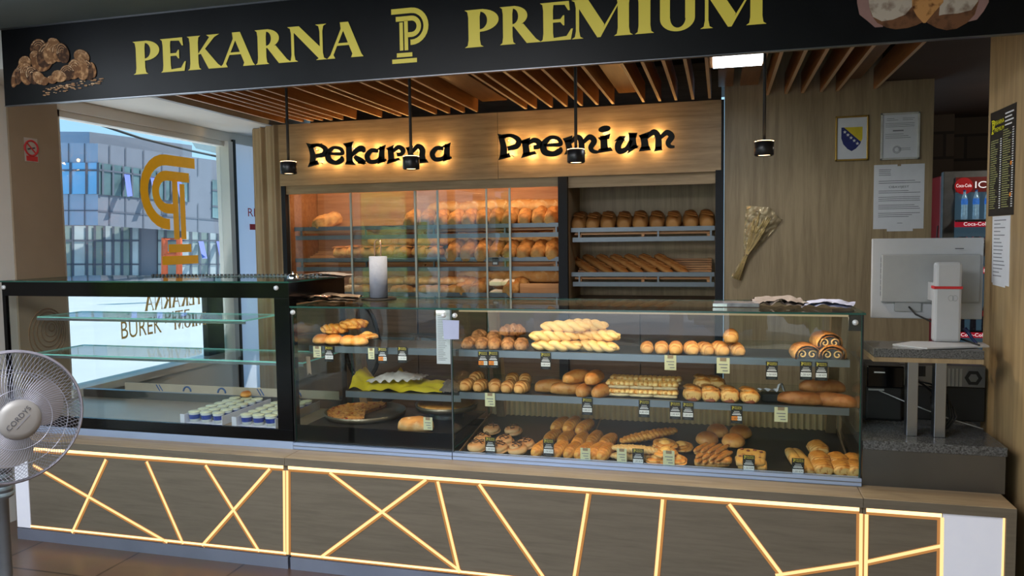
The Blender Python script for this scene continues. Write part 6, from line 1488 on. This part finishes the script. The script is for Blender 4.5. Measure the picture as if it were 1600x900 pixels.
for i in range(len(ed) - 1):
    u0, u1 = ed[i], ed[i + 1]
    w_ = MB(); quad(fR, u0, rv(u0, 254, 282.5), u1, rv(u1, 254, 282.5), rv(u1, 303.5, 321), rv(u0, 303.5, 321), w_, .08); wo = w_.build('window', gdk, bl)
    MB().line(fR(u0, rv(u0, 265, 290), .14), fR(u1, rv(u1, 265, 290), .14), .10, n2).line(fR(u1, rv(u1, 254, 282.5), .14), fR(u1, rv(u1, 303, 321), .14), .14, n2).build('window_bars', jn, wo)
for u0, u1, k in ((194, 207, 0), (235, 249, 1), (274, 290, 2)):
    mb = MB(); mb.poly([fR(u0, rv(u0, 266, 292), .1), fR(u0 + 9, rv(u0, 267, 293), .1), fR(u1, rv(u1, 302, 318), .9), fR(u1 - 8, rv(u1, 303, 319), .9)]); mb.build('open_sash', gbl, bl, label='open blue tilted window sash')
w_ = MB(); quad(fR, 332, 280.5, 344, 282, 342, 340, w_, .08); wo = w_.build('window', gdk, bl)
MB().line(fR(332, 297, .12), fR(344, 298, .12), .12, n2).line(fR(332, 322, .12), fR(344, 323, .12), .12, n2).build('window_bars', jn, wo)
G0, G1 = Pd(60, 400, 44.5), Pd(358, 400, 56); n3 = Vector((-(G1 - G0).y, (G1 - G0).x, 0)).normalized()
def fG(u, v, d=0): return Pp(u, v, G0 + (n3 if n3.dot(G0 - EYE) < 0 else -n3) * d, n3)
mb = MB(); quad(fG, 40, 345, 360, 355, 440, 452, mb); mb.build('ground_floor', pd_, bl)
for i, (u0, u1) in enumerate(((60, 95), (95, 114), (114, 136), (136, 148), (148, 163), (163, 177), (177, 191), (191, 205), (205, 219), (247, 259), (259, 283), (283, 299), (299, 313), (313, 327), (327, 341), (341, 357))):
    w_ = MB(); quad(fG, u0, 353, u1, 353, 432, 432, w_, .1); wo = w_.build('window', plain('pane_ground%d' % (i % 3), [(150, 164, 164), (126, 140, 136), (170, 180, 184)][i % 3], .1, var=.3, scale=.4), bl)
    MB().line(fG(u0, 376, .16), fG(u1, 376, .16), .12, n3).line(fG(u1, 353, .16), fG(u1, 432, .16), .16, n3).line(fG(u0, 413, .16), fG(u1, 413, .16), .10, n3).build('window_bars', jn, wo)
for u0, u1 in ((310, 318), (338, 346)):
    mb = MB(); mb.poly([fG(u0, 377, .2), fG(u0 + 8, 377, .2), fG(u1 + 6, 404, 1.0), fG(u1 - 2, 404, 1.0)]); mb.build('open_sash', gbl, bl, label='open blue tilted window sash')
of = thing('orange_frame', 'orange metal portal frame standing in front of the building', 'frame', Pd(268, 440, 30))
a = [Pd(u, v, 30) for u, v in ((257, 440), (257, 373), (280, 373), (280, 440))]
MB().tube(a, .16, 4).build('frame', plain('orange_paint', (232, 104, 60), .5), of)
a = [Pd(u, v, 30) for u, v in ((257, 398), (280, 398))]
MB().tube(a, .12, 4).build('crossbar', MATS['orange_paint'], of)
tag(MB().tube([Pd(60, 150, 12), Pd(120, 183, 12.5), Pd(220, 216, 13.5), Pd(300, 236, 14.5), Pd(365, 250, 15)], .022, 6).build('overhead_cable', M['blackm']), 'black overhead cable crossing the sky outside the window', 'cable')
cn_ = plain('canopy_paint', (206, 204, 198), .7, var=.04)
tag(MB().poly([Pd(297, 218, 9), Pd(366, 232, 9), Pd(366, 246, 9), Pd(306, 232, 9)]).poly([Pd(297, 218, 9), Pd(366, 232, 9), Pd(366, 226, 11), Pd(310, 214, 11)]).build('canopy', cn_), 'white edge of a neighbouring canopy outside the window', 'canopy')
# trees for the other side of the street (seen mirrored in the glass)
leafm = plain('leaf_green', (120, 150, 52), .6, var=.55, scale=2.2); barkm = plain('bark', (84, 66, 50), .9, var=.2)
rr = random.Random(5)
lb = MB()
for i in range(9):
    c = Vector((rr.uniform(-1.5, 1.5), rr.uniform(-1.5, 1.5), rr.uniform(1.6, 4.4))); r_ = rr.uniform(.9, 1.5)
    lb.grid(lambda s, t: c + Vector((math.sin(PI * s) * math.cos(2 * PI * t), math.sin(PI * s) * math.sin(2 * PI * t), math.cos(PI * s))) * r_ * (1 + nz((math.sin(PI * s) * math.cos(2 * PI * t) * 3 + i, math.sin(PI * s) * math.sin(2 * PI * t) * 3, math.cos(PI * s) * 3), 1.8, .5)), 18, 26, wv=True)
lm = lb.mesh('foliage', leafm); tm = MB().tube([(0, 0, 0), (.1, 0, 1.5), (0, .1, 2.8)], [.2, .16, .1], 10).mesh('trunk', barkm)
for i, (x, y, s) in enumerate(((-9.5, 2.6, .75), (-10, -2.4, .8), (-9.5, -7.4, .75), (-4.5, -10.5, .75), (.8, -10.5, .75))):
    t = thing('tree', f'leafy green street tree, {ORD[i]} along the pavement outside, mirrored in the glass', 'tree', (x, y, GZ), 'street trees'); t.scale = (s, s, s); t.rotation_euler = (0, 0, i * 1.3); OFF[t.name] = Vector()
    for nm, me in (('foliage', lm), ('trunk', tm)):
        o = bpy.data.objects.new(nm, me); COL.objects.link(o); o.parent = t

# ------------------------------------------------------------------ sky, sun, lamps
wd = bpy.data.worlds.new('sky'); SC.world = wd; wd.use_nodes = True
wn, wl_ = wd.node_tree.nodes, wd.node_tree.links
bg = wn['Background']; tc = wn.new('ShaderNodeTexCoord'); sx = wn.new('ShaderNodeSeparateXYZ'); rp2 = wn.new('ShaderNodeValToRGB')
rp2.color_ramp.elements[0].color = rgba((176, 218, 244)); rp2.color_ramp.elements[0].position = .0
rp2.color_ramp.elements[1].color = rgba((104, 182, 236)); rp2.color_ramp.elements[1].position = .55
wl_.new(tc.outputs['Generated'], sx.inputs[0]); wl_.new(sx.outputs['Z'], rp2.inputs[0]); wl_.new(rp2.outputs[0], bg.inputs['Color'])
bg.inputs['Strength'].default_value = 1.25
light('sun', 'SUN', (0, 0, 20), 6.2, (1, .95, .86), .01, (math.radians(-28), math.radians(34), 0))
light('alcove_fill', 'POINT', (2.3, 5.6, 2.3), 9, (1, .86, .7), .1)  # added fill lamp lifting the dark alcove, no fixture there
# added unseen fill lamps, and an area lamp for shop front daylight
light('bulkhead_fill', 'AREA', (XL - .55, 4.75, .15), 55, (.98, .98, 1), .5, (0, math.radians(155), 0), sy=1.7)  # added lamp outside below the sill, brightens the white bulkhead
light('hall_fill', 'AREA', (-1.6, .6, 2.68), 125, (.97, .97, 1), 1.6, (0, 0, 0), sy=1.6)  # fill lamp added under the ceiling, without a fixture
light('front_daylight', 'AREA', (-1.4, -2.66, 1.4), 34, (.84, .90, 1), 3.0, (math.radians(90), 0, 0), sy=2.0)
light('side_fill', 'AREA', (XL + .35, .3, 2.64), 75, (.82, .90, 1), .6, (0, math.radians(-38), 0), sy=4.4)  # added lamp under the ceiling in place of side window daylight
light('panel_light', 'AREA', (.08, 4.1, 2.46), 5, (.92, .96, 1), .22, (0, 0, 0))
vs = SC.view_settings
vs.view_transform = 'Standard'; vs.look = 'None'; vs.exposure = .14; vs.gamma = 1
cy_ = SC.cycles
cy_.use_denoising = True; cy_.max_bounces = 10; cy_.transparent_max_bounces = 32; cy_.glossy_bounces = 5; cy_.diffuse_bounces = 4
cy_.caustics_reflective = False; cy_.caustics_refractive = False; cy_.sample_clamp_indirect = 6
